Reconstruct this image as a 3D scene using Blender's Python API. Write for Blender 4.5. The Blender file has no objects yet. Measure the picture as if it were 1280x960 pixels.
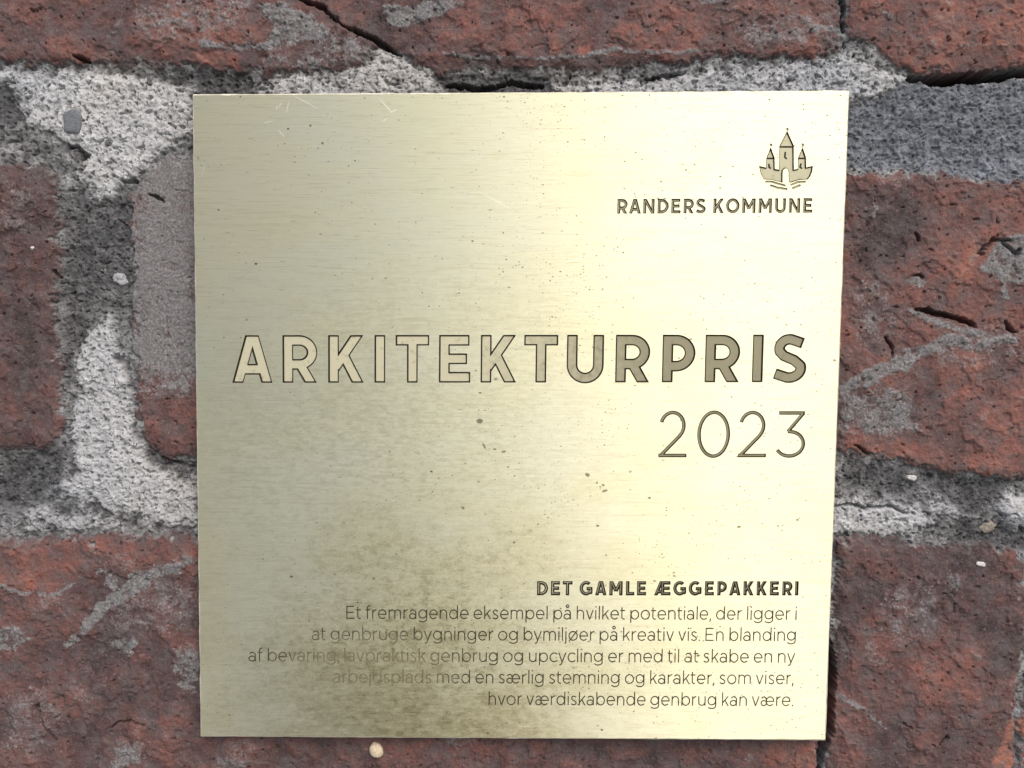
import bpy, math, random
import numpy as np
from mathutils import Matrix, Vector
from mathutils.geometry import delaunay_2d_cdt

scene = bpy.context.scene
COL = scene.collection
R = math.radians

# ------------------------------------------------------------------ camera
F_PX = 961.0                       # focal length in pixels of a 1280 px wide frame
PLATE_Y = -0.0040                  # front face of the plaque; the wall face is y = 0
CAM = np.array([0.0013, -0.1483 + PLATE_Y, 0.0157])
YAW, PITCH, ROLL = 0.0127, -0.0551, -0.0054


def rotation(a, b, c):
    ca, sa, cb, sb, cc, sc = math.cos(a), math.sin(a), math.cos(b), math.sin(b), math.cos(c), math.sin(c)
    rz = np.array([[ca, -sa, 0], [sa, ca, 0], [0, 0, 1.0]])
    rx = np.array([[1.0, 0, 0], [0, cb, -sb], [0, sb, cb]])
    ry = np.array([[cc, 0, sc], [0, 1.0, 0], [-sc, 0, cc]])
    return rz @ rx @ ry


ROT = rotation(YAW, PITCH, ROLL)
cam_data = bpy.data.cameras.new('camera')
cam = bpy.data.objects.new('camera', cam_data)
COL.objects.link(cam)
m3 = ROT @ np.array([[1.0, 0, 0], [0, 0, -1.0], [0, 1.0, 0]])
mw = Matrix(m3.tolist()).to_4x4()
mw.translation = Vector(CAM.tolist())
cam.matrix_world = mw
cam_data.sensor_width = 36.0
cam_data.lens = F_PX / 1280 * 36.0
cam_data.clip_start = 0.005
cam_data.clip_end = 1000.0
scene.camera = cam

# ------------------------------------------------------------------ daylight
SUN_EL, SUN_AZ = 48.0, 155.0       # azimuth from +Y towards +X: in front of the wall, a little to the right
world = bpy.data.worlds.new('World')
scene.world = world
world.use_nodes = True
wn, wl = world.node_tree.nodes, world.node_tree.links
bg = wn['Background']
sky = wn.new('ShaderNodeTexSky')
sky.sky_type = 'NISHITA'
sky.sun_disc = False
sky.sun_elevation = R(SUN_EL)
sky.sun_rotation = R(SUN_AZ)
sky.air_density = 1.0
sky.dust_density = 6.0
sky.ozone_density = 1.0
# paved ground in front of the wall, below the horizon
geo = wn.new('ShaderNodeNewGeometry')
sxyz = wn.new('ShaderNodeSeparateXYZ')
wl.new(geo.outputs['Incoming'], sxyz.inputs[0])
mr = wn.new('ShaderNodeMapRange')
mr.inputs['From Min'].default_value = -0.02
mr.inputs['From Max'].default_value = 0.02
wl.new(sxyz.outputs[2], mr.inputs['Value'])
mx = wn.new('ShaderNodeMix')
mx.data_type = 'RGBA'
wl.new(mr.outputs[0], mx.inputs[0])
wl.new(sky.outputs['Color'], mx.inputs[6])
mx.inputs[7].default_value = (1.75, 1.75, 1.7, 1)
wl.new(mx.outputs[2], bg.inputs['Color'])
bg.inputs['Strength'].default_value = 0.15

sun_data = bpy.data.lights.new('sun', 'SUN')
sun_data.energy = 0.5
sun_data.angle = R(44)
sun_data.color = (1.0, 0.985, 0.96)
sun = bpy.data.objects.new('sun', sun_data)
COL.objects.link(sun)
sdir = Vector((math.sin(R(SUN_AZ)) * math.cos(R(SUN_EL)), math.cos(R(SUN_AZ)) * math.cos(R(SUN_EL)), math.sin(R(SUN_EL))))
sun.rotation_euler = sdir.to_track_quat('Z', 'Y').to_euler()
sun.location = sdir * 2

scene.render.engine = 'CYCLES'
vs = scene.view_settings
vs.view_transform = 'Standard'
vs.look = 'None'
vs.exposure = 0.55
vs.gamma = 1.0
vs.use_curve_mapping = False


# ------------------------------------------------------------------ frame helpers
def unproject(u, v, y):
    """Point of the plane y = const seen at pixel (u, v) of the 1280x960 frame."""
    u = np.asarray(u, float)
    v = np.asarray(v, float)
    d = np.stack([(u - 640) / F_PX, np.ones_like(u), -(v - 480) / F_PX], -1) @ ROT.T
    t = (y - CAM[1]) / d[..., 1]
    return CAM + d * t[..., None]


def project(x, z, y=0.0):
    p = np.stack([x - CAM[0], np.full_like(x, y - CAM[1]), z - CAM[2]], -1) @ ROT
    return 640 + F_PX * p[..., 0] / p[..., 1], 480 - F_PX * p[..., 2] / p[..., 1]


PX = 0.1483 / F_PX                 # metres per pixel on the plaque, about 0.154 mm

# ------------------------------------------------------------------ noise
_rng = np.random.RandomState(7)
_PERM = _rng.permutation(4096).astype(np.int64)
_ANG = _rng.rand(4096) * 2 * np.pi
_GX, _GY = np.cos(_ANG), np.sin(_ANG)


def perlin(x, y, seed=0):
    xi, yi = np.floor(x).astype(np.int64), np.floor(y).astype(np.int64)
    xf, yf = x - xi, y - yi
    sx, sy = xf * xf * xf * (xf * (xf * 6 - 15) + 10), yf * yf * yf * (yf * (yf * 6 - 15) + 10)

    def g(ix, iy, dx, dy):
        k = _PERM[(_PERM[(ix + seed * 131) & 4095] + iy + seed * 57) & 4095]
        return _GX[k] * dx + _GY[k] * dy
    a = g(xi, yi, xf, yf)
    b = g(xi + 1, yi, xf - 1, yf)
    c = g(xi, yi + 1, xf, yf - 1)
    d = g(xi + 1, yi + 1, xf - 1, yf - 1)
    p = a + sx * (b - a)
    q = c + sx * (d - c)
    return (p + sy * (q - p)) * 1.5


def fbm(x, y, wave, octaves=4, seed=0, gain=0.5):
    out = np.zeros_like(x)
    amp, tot, f = 1.0, 0.0, 1.0 / wave
    for o in range(octaves):
        out += amp * perlin(x * f + 17.3 * o, y * f - 9.1 * o, seed + o)
        tot += amp
        amp *= gain
        f *= 2.03
    return out / tot


def sstep(a, b, x):
    t = np.clip((x - a) / (b - a), 0, 1)
    return t * t * (3 - 2 * t)


# ------------------------------------------------------------------ 2-D distance fields (pixels)
def poly_sdf(px, py, poly):
    poly = np.asarray(poly, float)
    d2 = np.full(px.shape, 1e18)
    inside = np.zeros(px.shape, bool)
    n = len(poly)
    for i in range(n):
        ax, ay = poly[i]
        bx, by = poly[(i + 1) % n]
        ex, ey = bx - ax, by - ay
        wx, wy = px - ax, py - ay
        t = np.clip((wx * ex + wy * ey) / (ex * ex + ey * ey + 1e-12), 0, 1)
        d2 = np.minimum(d2, (wx - ex * t) ** 2 + (wy - ey * t) ** 2)
        c = ((ay > py) != (by > py)) & (px < (bx - ax) * (py - ay) / ((by - ay) + 1e-12) + ax)
        inside ^= c
    d = np.sqrt(d2)
    return np.where(inside, -d, d)


def line_sdf(px, py, pts, r):
    """Distance to a polyline minus a radius that may vary along it."""
    out = np.full(px.shape, 1e9)
    rr = np.broadcast_to(np.asarray(r, float), (len(pts),))
    for i in range(len(pts) - 1):
        ax, ay = pts[i]
        bx, by = pts[i + 1]
        ex, ey = bx - ax, by - ay
        t = np.clip(((px - ax) * ex + (py - ay) * ey) / (ex * ex + ey * ey + 1e-12), 0, 1)
        out = np.minimum(out, np.hypot(px - ax - ex * t, py - ay - ey * t) - (rr[i] + (rr[i + 1] - rr[i]) * t))
    return out


# ------------------------------------------------------------------ object helpers
def tag(o, label=None, cat=None, group=None, kind=None):
    if label:
        o['label'] = label
    if cat:
        o['category'] = cat
    if group:
        o['group'] = group
    if kind:
        o['kind'] = kind
    return o


def empty(name, loc):
    o = bpy.data.objects.new(name, None)
    COL.objects.link(o)
    o.location = loc
    o.empty_display_size = 0.01
    return o


def mesh_obj(name, verts, faces, mats, parent=None, fmat=None, smooth=False):
    me = bpy.data.meshes.new(name)
    verts = np.asarray(verts, np.float32)
    if isinstance(faces, np.ndarray):
        nf, k = faces.shape
        me.vertices.add(len(verts))
        me.vertices.foreach_set('co', verts.ravel())
        me.loops.add(nf * k)
        me.loops.foreach_set('vertex_index', faces.astype(np.int32).ravel())
        me.polygons.add(nf)
        me.polygons.foreach_set('loop_start', np.arange(0, nf * k, k, dtype=np.int32))
    else:
        me.from_pydata(verts.tolist(), [], faces)
    for m in mats:
        me.materials.append(m)
    if fmat is not None:
        me.polygons.foreach_set('material_index', np.asarray(fmat, np.int32))
    me.polygons.foreach_set('use_smooth', np.full(len(me.polygons), smooth))
    me.update(calc_edges=True)
    o = bpy.data.objects.new(name, me)
    COL.objects.link(o)
    if parent:
        o.parent = parent
        o.matrix_parent_inverse = Matrix.Translation(parent.location).inverted()
    return o


# ------------------------------------------------------------------ node helpers
class NT:
    def __init__(self, name):
        self.mat = bpy.data.materials.new(name)
        self.mat.use_nodes = True
        self.n = self.mat.node_tree.nodes
        self.l = self.mat.node_tree.links
        self.bsdf = self.n['Principled BSDF']

    def put(self, sock, val):
        if hasattr(val, 'links'):
            self.l.new(val, sock)
        else:
            sock.default_value = val

    def attr(self, name):
        a = self.n.new('ShaderNodeAttribute')
        a.attribute_name = name
        return a.outputs['Fac']

    def coords(self, scale=(1, 1, 1), loc=(0, 0, 0)):
        tc = self.n.new('ShaderNodeTexCoord')
        mp = self.n.new('ShaderNodeMapping')
        mp.inputs['Scale'].default_value = scale
        mp.inputs['Location'].default_value = loc
        self.l.new(tc.outputs['Object'], mp.inputs['Vector'])
        return mp.outputs['Vector']

    def noise(self, scale=(1, 1, 1), detail=4, rough=0.55, loc=(0, 0, 0)):
        t = self.n.new('ShaderNodeTexNoise')
        t.inputs['Scale'].default_value = 1.0
        t.inputs['Detail'].default_value = detail
        t.inputs['Roughness'].default_value = rough
        self.l.new(self.coords(scale, loc), t.inputs['Vector'])
        return t.outputs['Fac']

    def voronoi(self, scale=(1, 1, 1), feature='F1', out='Distance', loc=(0, 0, 0)):
        t = self.n.new('ShaderNodeTexVoronoi')
        t.feature = feature
        t.inputs['Scale'].default_value = 1.0
        self.l.new(self.coords(scale, loc), t.inputs['Vector'])
        return t.outputs[out]

    def math(self, op, a, b=0.0, c=None, clamp=False):
        t = self.n.new('ShaderNodeMath')
        t.operation = op
        t.use_clamp = clamp
        self.put(t.inputs[0], a)
        self.put(t.inputs[1], b)
        if c is not None:
            self.put(t.inputs[2], c)
        return t.outputs[0]

    def rng(self, v, a, b, lo=0.0, hi=1.0):
        t = self.n.new('ShaderNodeMapRange')
        t.interpolation_type = 'SMOOTHSTEP'
        self.put(t.inputs['Value'], v)
        for k, x in (('From Min', a), ('From Max', b), ('To Min', lo), ('To Max', hi)):
            t.inputs[k].default_value = x
        return t.outputs[0]

    def mix(self, f, a, b, mode='MIX'):
        t = self.n.new('ShaderNodeMix')
        t.data_type = 'RGBA'
        t.blend_type = mode
        self.put(t.inputs[0], f)
        for i, x in ((6, a), (7, b)):
            self.put(t.inputs[i], x if hasattr(x, 'links') else (*x, 1.0))
        return t.outputs[2]

    def ramp(self, f, stops):
        t = self.n.new('ShaderNodeValToRGB')
        e = t.color_ramp.elements
        while len(e) < len(stops):
            e.new(0.5)
        for el, (p, c) in zip(e, stops):
            el.position = p
            el.color = (*c, 1.0)
        self.put(t.inputs[0], f)
        return t.outputs[0]

    def bump(self, h, dist, strength=1.0, normal=None):
        b = self.n.new('ShaderNodeBump')
        b.inputs['Distance'].default_value = dist
        b.inputs['Strength'].default_value = strength
        self.put(b.inputs['Height'], h)
        if normal is not None:
            self.l.new(normal, b.inputs['Normal'])
        return b.outputs['Normal']


def iso(k):
    return (k, k, k)


# ------------------------------------------------------------------ materials
def masonry_material():
    t = NT('weathered_masonry')
    hue, mortar, light, smear, blue, soot = (t.attr(k) for k in ('hue', 'mortar', 'light', 'smear', 'blue', 'soot'))
    grain = t.noise(iso(2100), 5, 0.72)
    grain2 = t.noise(iso(640), 4, 0.65, (3, 1, 2))
    # fired clay: dark purple brown - red brown - orange
    hv = t.math('ADD', hue, t.math('MULTIPLY', t.math('SUBTRACT', grain2, 0.5), 0.55))
    clay = t.ramp(hv, [(0.0, (0.036, 0.026, 0.028)), (0.25, (0.074, 0.042, 0.041)), (0.5, (0.128, 0.060, 0.054)),
                       (0.75, (0.190, 0.080, 0.065)), (1.0, (0.260, 0.105, 0.070))])
    clay = t.mix(t.rng(grain, 0.55, 0.72, 0, 0.6), clay, (0.22, 0.155, 0.15))
    clay = t.mix(t.rng(grain, 0.42, 0.30, 0, 0.7), clay, (0.028, 0.021, 0.021))
    dust = t.noise(iso(260), 5, 0.7, (6, 2, 9))
    clay = t.mix(t.rng(dust, 0.40, 0.66, 0, 0.75), clay, (0.092, 0.080, 0.083))
    speck = t.noise(iso(3300), 3, 0.65, (1, 7, 3))
    clay = t.mix(t.rng(speck, 0.60, 0.72, 0, 0.55), clay, (0.33, 0.27, 0.265))
    clay = t.mix(t.rng(speck, 0.40, 0.29, 0, 0.7), clay, (0.025, 0.02, 0.021))
    # cement skin left on the bricks
    sm = t.math('ADD', smear, t.math('MULTIPLY', t.math('SUBTRACT', grain, 0.5), 1.0))
    sm = t.math('ADD', sm, t.math('MULTIPLY', t.math('SUBTRACT', grain2, 0.5), 0.8))
    cem = t.ramp(grain, [(0.3, (0.070, 0.071, 0.075)), (0.5, (0.142, 0.145, 0.152)), (0.7, (0.27, 0.275, 0.285))])
    base = t.mix(t.rng(sm, 0.26, 0.80, 0, 0.92), clay, cem)
    # mortar: sooty grey to pale lime, dark sand grains in it
    lv = t.math('ADD', light, t.math('MULTIPLY', t.math('SUBTRACT', grain2, 0.5), 0.7))
    mort = t.ramp(lv, [(0.0, (0.034, 0.034, 0.035)), (0.3, (0.140, 0.138, 0.135)), (0.6, (0.29, 0.287, 0.278)), (1.0, (0.57, 0.567, 0.552))])
    mort = t.mix(blue, mort, t.mix(0.85, mort, (0.60, 0.70, 0.88), 'MULTIPLY'))
    mort = t.mix(t.rng(t.noise(iso(1700), 3, 0.6, (9, 4, 4)), 0.42, 0.33, 0, 0.92), mort, (0.03, 0.03, 0.033))
    mort = t.mix(t.rng(grain, 0.60, 0.75, 0, 0.5), mort, (0.68, 0.67, 0.65))
    base = t.mix(mortar, base, mort)
    base = t.mix(soot, base, (0.018, 0.017, 0.018))
    t.put(t.bsdf.inputs['Base Color'], base)
    t.put(t.bsdf.inputs['Roughness'], 0.85)
    t.put(t.bsdf.inputs['Specular IOR Level'], 0.3)
    t.put(t.bsdf.inputs['Normal'], t.bump(t.math('ADD', t.math('MULTIPLY', grain, 0.7), t.math('MULTIPLY', grain2, 0.5)), 0.00030, 0.85))
    return t.mat


def brass_material():
    t = NT('brushed_brass')
    brush = t.noise((110, 400, 3600), 5, 0.72)
    brush2 = t.noise((170, 400, 6500), 4, 0.65, (2, 0, 5))
    cloud = t.noise((38, 38, 60), 5, 0.6, (1.3, 0, 0.4))
    mott = t.noise((620, 620, 1500), 4, 0.7)
    fine = t.noise((2600, 2600, 4200), 3, 0.7)
    tc = t.n.new('ShaderNodeTexCoord')
    sep = t.n.new('ShaderNodeSeparateXYZ')
    t.l.new(tc.outputs['Object'], sep.inputs[0])

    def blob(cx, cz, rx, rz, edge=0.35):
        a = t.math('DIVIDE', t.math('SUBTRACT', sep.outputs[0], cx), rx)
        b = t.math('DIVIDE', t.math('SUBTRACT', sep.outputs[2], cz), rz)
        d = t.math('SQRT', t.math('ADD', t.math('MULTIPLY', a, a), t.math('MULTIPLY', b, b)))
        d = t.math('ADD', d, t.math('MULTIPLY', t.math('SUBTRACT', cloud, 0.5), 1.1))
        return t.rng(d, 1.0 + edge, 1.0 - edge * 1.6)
    tarnish_reflection = t.math('MAXIMUM', blob(-0.019, -0.052, 0.040, 0.040, 0.6), t.math('MULTIPLY', t.math('MULTIPLY', blob(-0.022, -0.020, 0.042, 0.048, 0.7), t.rng(mott, 0.36, 0.62, 0.3, 1.0)), 0.50))  # real tarnish, with the dark reflection over it painted in
    tarnish_reflection = t.math('MULTIPLY', tarnish_reflection, t.rng(mott, 0.34, 0.66, 0.68, 1.0))
    tarnish_reflection = t.math('MULTIPLY', tarnish_reflection, t.rng(fine, 0.30, 0.60, 0.65, 1.0))
    col = t.mix(t.rng(cloud, 0.35, 0.65), (0.66, 0.668, 0.492), (0.648, 0.666, 0.528))
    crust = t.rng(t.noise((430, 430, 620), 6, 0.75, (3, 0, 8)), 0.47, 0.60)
    tarnish_reflection = t.math('MULTIPLY', tarnish_reflection, t.math('ADD', 0.80, t.math('MULTIPLY', crust, 0.40)))
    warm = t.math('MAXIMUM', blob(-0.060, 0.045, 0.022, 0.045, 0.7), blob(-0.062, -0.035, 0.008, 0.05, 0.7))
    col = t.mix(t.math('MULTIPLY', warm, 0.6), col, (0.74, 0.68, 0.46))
    col = t.mix(t.math('MULTIPLY', tarnish_reflection, 0.88), col, (0.24, 0.22, 0.12))
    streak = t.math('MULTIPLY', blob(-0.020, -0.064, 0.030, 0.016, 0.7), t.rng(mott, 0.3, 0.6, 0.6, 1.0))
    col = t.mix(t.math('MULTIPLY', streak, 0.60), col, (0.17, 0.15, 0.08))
    col = t.mix(t.rng(brush, 0.47, 0.28, 0, 0.5), col, (0.44, 0.41, 0.28))
    col = t.mix(t.rng(brush2, 0.47, 0.26, 0, 0.55), col, (0.42, 0.39, 0.27))
    col = t.mix(t.rng(brush, 0.58, 0.74, 0, 0.35), col, (0.86, 0.84, 0.66))

    # small dark pits and flecks, of uneven size, thicker in some patches
    def pits(k, loc, size, d0, d1, dl):
        wob = t.noise(iso(k * 2.2), 2, 0.6, loc)
        sp = t.math('ADD', t.voronoi((k * 0.8, k, k * 1.25), 'F1', 'Distance', loc), t.math('MULTIPLY', t.math('SUBTRACT', wob, 0.5), 0.5))
        sc = t.n.new('ShaderNodeSeparateColor')
        t.l.new(t.voronoi((k * 0.8, k, k * 1.25), 'F1', 'Color', loc), sc.inputs[0])
        dens = t.rng(t.noise(iso(dl), 4, 0.65, loc), 0.40, 0.64, d0, d1)
        rad = t.math('MULTIPLY', sc.outputs[1], size)
        on = t.math('LESS_THAN', sc.outputs[0], t.math('MULTIPLY', dens, t.rng(sep.outputs[0], -0.025, 0.020, 0.22, 1.0)))
        return t.math('MULTIPLY', t.math('MULTIPLY', on, t.rng(t.math('SUBTRACT', sp, rad), 0.14, -0.02)), t.math('ADD', t.math('MULTIPLY', sc.outputs[2], 0.7), 0.3))
    pit = t.math('MAXIMUM', pits(1950, (2, 3, 5), 0.31, 0.06, 0.60, 42), pits(1000, (7, 1, 3), 0.20, 0.004, 0.035, 60))
    fleck = t.rng(t.noise((520, 520, 2900), 3, 0.6, (8, 3, 1)), 0.66, 0.76)
    dirt = t.math('MAXIMUM', t.math('MULTIPLY', pit, 0.95), t.math('MULTIPLY', fleck, 0.55))
    for (u, v, ru, rv, an) in ((599.7, 526.4, 4.2, 3.2, 0.2), (605.2, 557.5, 1.2, 4.4, 0.5), (618.5, 561.5, 2.2, 1.0, 0), (629.5, 564.6, 2.8, 1.3, 0.3), (734.3, 593.6, 3.2, 2.5, -0.5),
                               (754, 606.3, 2.2, 1.3, -0.4), (756, 613.5, 4.0, 1.6, 0.3), (746, 603.5, 1.4, 1.2, 0), (579, 635, 1.8, 1.6, 0), (600, 491, 2.0, 1.2, 0), 
                               (388, 157, 1.6, 1.4, 0), (403, 179, 1.5, 1.3, 0), (360, 161, 1.5, 1.3, 0)):
        p = unproject(u, v, PLATE_Y)
        dx, dz = t.math('SUBTRACT', sep.outputs[0], float(p[0])), t.math('SUBTRACT', sep.outputs[2], float(p[2]))
        ca, sa = math.cos(an), math.sin(an)
        a = t.math('DIVIDE', t.math('ADD', t.math('MULTIPLY', dx, ca), t.math('MULTIPLY', dz, sa)), ru * PX)
        b = t.math('DIVIDE', t.math('SUBTRACT', t.math('MULTIPLY', dz, ca), t.math('MULTIPLY', dx, sa)), rv * PX)
        d = t.math('ADD', t.math('SQRT', t.math('ADD', t.math('MULTIPLY', a, a), t.math('MULTIPLY', b, b))), t.math('MULTIPLY', t.math('SUBTRACT', fine, 0.5), 0.9))
        dirt = t.math('MAXIMUM', dirt, t.rng(d, 1.15, 0.75, 0, 0.72))
    col = t.mix(dirt, col, (0.12, 0.11, 0.075))
    # pale scratches near the top edge
    scr = 0.0
    for (x0, y0, x1, y1) in ((347, 135, 353, 128), (358, 141, 361, 127), (366, 119, 396, 135), (329, 153.5, 342, 151), (347, 162, 356, 171), (474, 123, 491, 142), (488, 141, 496, 136), (485, 147, 478, 152), (346, 131, 346, 138),
                            (252, 221, 256, 205), (930, 372, 975, 385), (600, 240, 640, 262), (700, 330, 742, 318)):
        p, q = unproject(x0, y0, PLATE_Y), unproject(x1, y1, PLATE_Y)
        cx, cz = float(p[0] + q[0]) / 2, float(p[2] + q[2]) / 2
        hl = math.hypot(float(q[0] - p[0]), float(q[2] - p[2])) / 2
        ca, sa = float(q[0] - p[0]) / 2 / hl, float(q[2] - p[2]) / 2 / hl
        dx, dz = t.math('SUBTRACT', sep.outputs[0], cx), t.math('SUBTRACT', sep.outputs[2], cz)
        a = t.math('DIVIDE', t.math('ADD', t.math('MULTIPLY', dx, ca), t.math('MULTIPLY', dz, sa)), hl)
        b = t.math('DIVIDE', t.math('SUBTRACT', t.math('MULTIPLY', dz, ca), t.math('MULTIPLY', dx, sa)), 0.75 * PX)
        d = t.math('ADD', t.math('SQRT', t.math('ADD', t.math('MULTIPLY', a, a), t.math('MULTIPLY', b, b))), t.math('MULTIPLY', t.math('SUBTRACT', fine, 0.5), 1.2))
        scr = t.math('MAXIMUM', scr, t.rng(d, 1.2, 0.7, 0, 0.65 if y0 < 200 else 0.3))
    col = t.mix(scr, col, (0.93, 0.92, 0.80))
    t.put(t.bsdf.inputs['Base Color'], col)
    t.put(t.bsdf.inputs['Metallic'], 1.0)
    rough = t.math('ADD', t.math('ADD', 0.54, t.math('MULTIPLY', t.math('SUBTRACT', brush2, 0.5), 0.25)), t.math('MULTIPLY', dirt, 0.2))
    t.put(t.bsdf.inputs['Roughness'], rough)
    t.put(t.bsdf.inputs['Anisotropic'], 0.9)
    tg = t.n.new('ShaderNodeCombineXYZ')
    tg.inputs[2].default_value = 1.0
    t.l.new(tg.outputs[0], t.bsdf.inputs['Tangent'])
    h = t.math('ADD', t.math('MULTIPLY', brush, 0.6), t.math('ADD', t.math('MULTIPLY', brush2, 0.3), t.math('MULTIPLY', fine, 0.25)))
    t.put(t.bsdf.inputs['Normal'], t.bump(h, 0.00003, 0.8))
    return t.mat


def engraving_floor_material(name, left, right):
    t = NT(name)
    n = t.noise(iso(900), 4, 0.6)
    tc = t.n.new('ShaderNodeTexCoord')
    sep = t.n.new('ShaderNodeSeparateXYZ')
    t.l.new(tc.outputs['Object'], sep.inputs[0])
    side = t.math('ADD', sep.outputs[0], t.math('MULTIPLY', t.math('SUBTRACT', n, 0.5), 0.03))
    reflection_shift = t.rng(side, -0.012, 0.030)  # floor colour darkens to the right, painting in the changing reflection
    col = t.mix(reflection_shift, left, right)
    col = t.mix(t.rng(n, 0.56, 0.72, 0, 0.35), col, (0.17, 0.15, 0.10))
    t.put(t.bsdf.inputs['Base Color'], col)
    t.put(t.bsdf.inputs['Metallic'], 0.55)
    t.put(t.bsdf.inputs['Roughness'], 0.6)
    t.put(t.bsdf.inputs['Normal'], t.bump(t.noise(iso(4000), 3, 0.6), 0.00003, 0.6))
    return t.mat


def dark_cut_material():
    t = NT('darkened_engraving')
    n = t.noise(iso(1500), 3, 0.6)
    t.put(t.bsdf.inputs['Base Color'], t.ramp(n, [(0.3, (0.010, 0.009, 0.006)), (0.7, (0.028, 0.025, 0.016))]))
    t.put(t.bsdf.inputs['Metallic'], 0.0)
    t.put(t.bsdf.inputs['Specular IOR Level'], 0.15)
    t.put(t.bsdf.inputs['Roughness'], 0.7)
    return t.mat


def thin_cut_material():
    """Fine engraved lines: dark fill, rubbed out to bare brass in one patch at the lower left."""
    t = NT('rubbed_engraving')
    n = t.noise(iso(700), 3, 0.6)
    tc = t.n.new('ShaderNodeTexCoord')
    sep = t.n.new('ShaderNodeSeparateXYZ')
    t.l.new(tc.outputs['Object'], sep.inputs[0])
    a = t.math('DIVIDE', t.math('ADD', sep.outputs[0], 0.029), 0.019)
    b = t.math('DIVIDE', t.math('ADD', sep.outputs[2], 0.049), 0.008)
    d = t.math('SQRT', t.math('ADD', t.math('MULTIPLY', a, a), t.math('MULTIPLY', b, b)))
    d = t.math('ADD', d, t.math('MULTIPLY', t.math('SUBTRACT', n, 0.5), 1.6))
    f = t.rng(d, 0.55, 1.3)
    t.put(t.bsdf.inputs['Base Color'], t.mix(f, (0.24, 0.22, 0.145), (0.075, 0.068, 0.044)))
    t.put(t.bsdf.inputs['Metallic'], 0.5)
    t.put(t.bsdf.inputs['Roughness'], 0.6)
    return t.mat


def stone_material(name, a, b):
    t = NT(name)
    n = t.noise(iso(2600), 4, 0.65)
    t.put(t.bsdf.inputs['Base Color'], t.ramp(n, [(0.3, a), (0.7, b)]))
    t.put(t.bsdf.inputs['Roughness'], 0.75)
    t.put(t.bsdf.inputs['Normal'], t.bump(n, 0.00025, 0.9))
    return t.mat


M_WALL = masonry_material()
M_BRASS = brass_material()
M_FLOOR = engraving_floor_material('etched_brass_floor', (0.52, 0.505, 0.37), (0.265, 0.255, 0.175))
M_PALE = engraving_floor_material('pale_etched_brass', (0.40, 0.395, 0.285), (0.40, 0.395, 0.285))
def edge_material():
    t = NT('worn_edge_glint_brass')  # worn bevel, coloured paler to carry the bright glint along the edge
    n = t.noise(iso(500), 4, 0.6)
    t.put(t.bsdf.inputs['Base Color'], t.ramp(n, [(0.35, (0.62, 0.59, 0.43)), (0.6, (0.90, 0.88, 0.74))]))
    t.put(t.bsdf.inputs['Metallic'], 0.6)
    t.put(t.bsdf.inputs['Roughness'], 0.45)
    return t.mat


M_EDGE = edge_material()
M_SIDE = stone_material('shade_darkened_side', (0.05, 0.045, 0.03), (0.11, 0.10, 0.065))  # unseen side faces coloured dark to deepen the shadow line round the plate
M_DARK = dark_cut_material()
M_THIN = thin_cut_material()

#@WALL
# ------------------------------------------------------------------ the brick wall: one height field, cut into bricks and mortar
BRICKS = {
    'top_long': [(-450, -290), (1048, -290), (1050, 30), (1044, 60), (1000, 72), (940, 72), (900, 66), (860, 80), (790, 78), (740, 88), (640, 84), (590, 78), (545, 90),
                 (520, 76), (480, 58), (462, 66), (455, 84), (340, 92), (300, 86), (240, 84), (180, 78), (60, 78), (0, 74), (-450, 74)],
    'top_right': [(1058, -290), (2300, -290), (2300, 84), (1280, 86), (1200, 92), (1150, 92), (1118, 80), (1092, 58), (1062, 42)],
    'left': [(-900, 206), (0, 206), (40, 208), (66, 216), (72, 300), (68, 420), (78, 500), (76, 548), (60, 560), (0, 560), (-900, 560)],
    'half': [(168, 240), (180, 205), (210, 196), (300, 190), (800, 200), (800, 575), (240, 574), (204, 573), (192, 560), (176, 540), (170, 500), (165, 400), (160, 300)],
    'right': [(900, 212), (1062, 212), (1160, 213), (1200, 220), (1240, 229), (1280, 226), (2180, 226), (2180, 596), (1280, 597), (1190, 594), (1150, 588), (1105, 570), (1052, 568), (900, 568)],
    'low_left': [(-470, 674), (0, 672), (60, 674), (140, 668), (240, 672), (600, 672), (1024, 675), (1030, 760), (1030, 860), (1022, 925), (1016, 1040), (-470, 1040)],
    'low_right': [(1045, 674), (1120, 678), (1180, 682), (1262, 684), (1275, 690), (1290, 740), (1282, 800), (1275, 850), (1268, 920), (1270, 1040), (1036, 1040), (1030, 930), (1044, 800)],
    'far_right': [(1300, 690), (2300, 690), (2300, 1040), (1276, 1040), (1274, 930), (1280, 880)],
}
for nm, row, x0 in (('above', -760, -1100), ('above', -760, 480), ('below', 1145, -1050), ('below', 1145, 530), ('side_left', -290, -2050), ('side_left', 674, -2050)):
    x1 = x0 + 1500
    BRICKS['%s_%d_%d' % (nm, row, x0)] = [(x0, row), (x1, row), (x1, row + 364), (x0, row + 364)]


def axis(lo, hi, a, b, step):
    """Fine spacing between a and b, growing towards lo and hi."""
    core = np.arange(a, b, step)
    out_l, out_r = [], []
    p, s = a, step
    while p > lo:
        s = min(s * 1.05, 0.0006)
        p -= s
        out_l.append(p)
    p, s = core[-1], step
    while p < hi:
        s = min(s * 1.05, 0.0006)
        p += s
        out_r.append(p)
    return np.concatenate([np.array(out_l[::-1]), core, np.array(out_r)])


STEP = 0.000145
c = unproject([0, 1280, 0, 1280], [0, 0, 960, 960], 0.0)
xs = axis(-0.21, 0.21, c[:, 0].min() - 0.004, c[:, 0].max() + 0.004, STEP)
zs = axis(-0.165, 0.165, c[:, 2].min() - 0.004, c[:, 2].max() + 0.004, STEP)
GX, GZ = np.meshgrid(xs, zs)
NZ, NX = GX.shape
U, V = project(GX, GZ)

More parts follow.
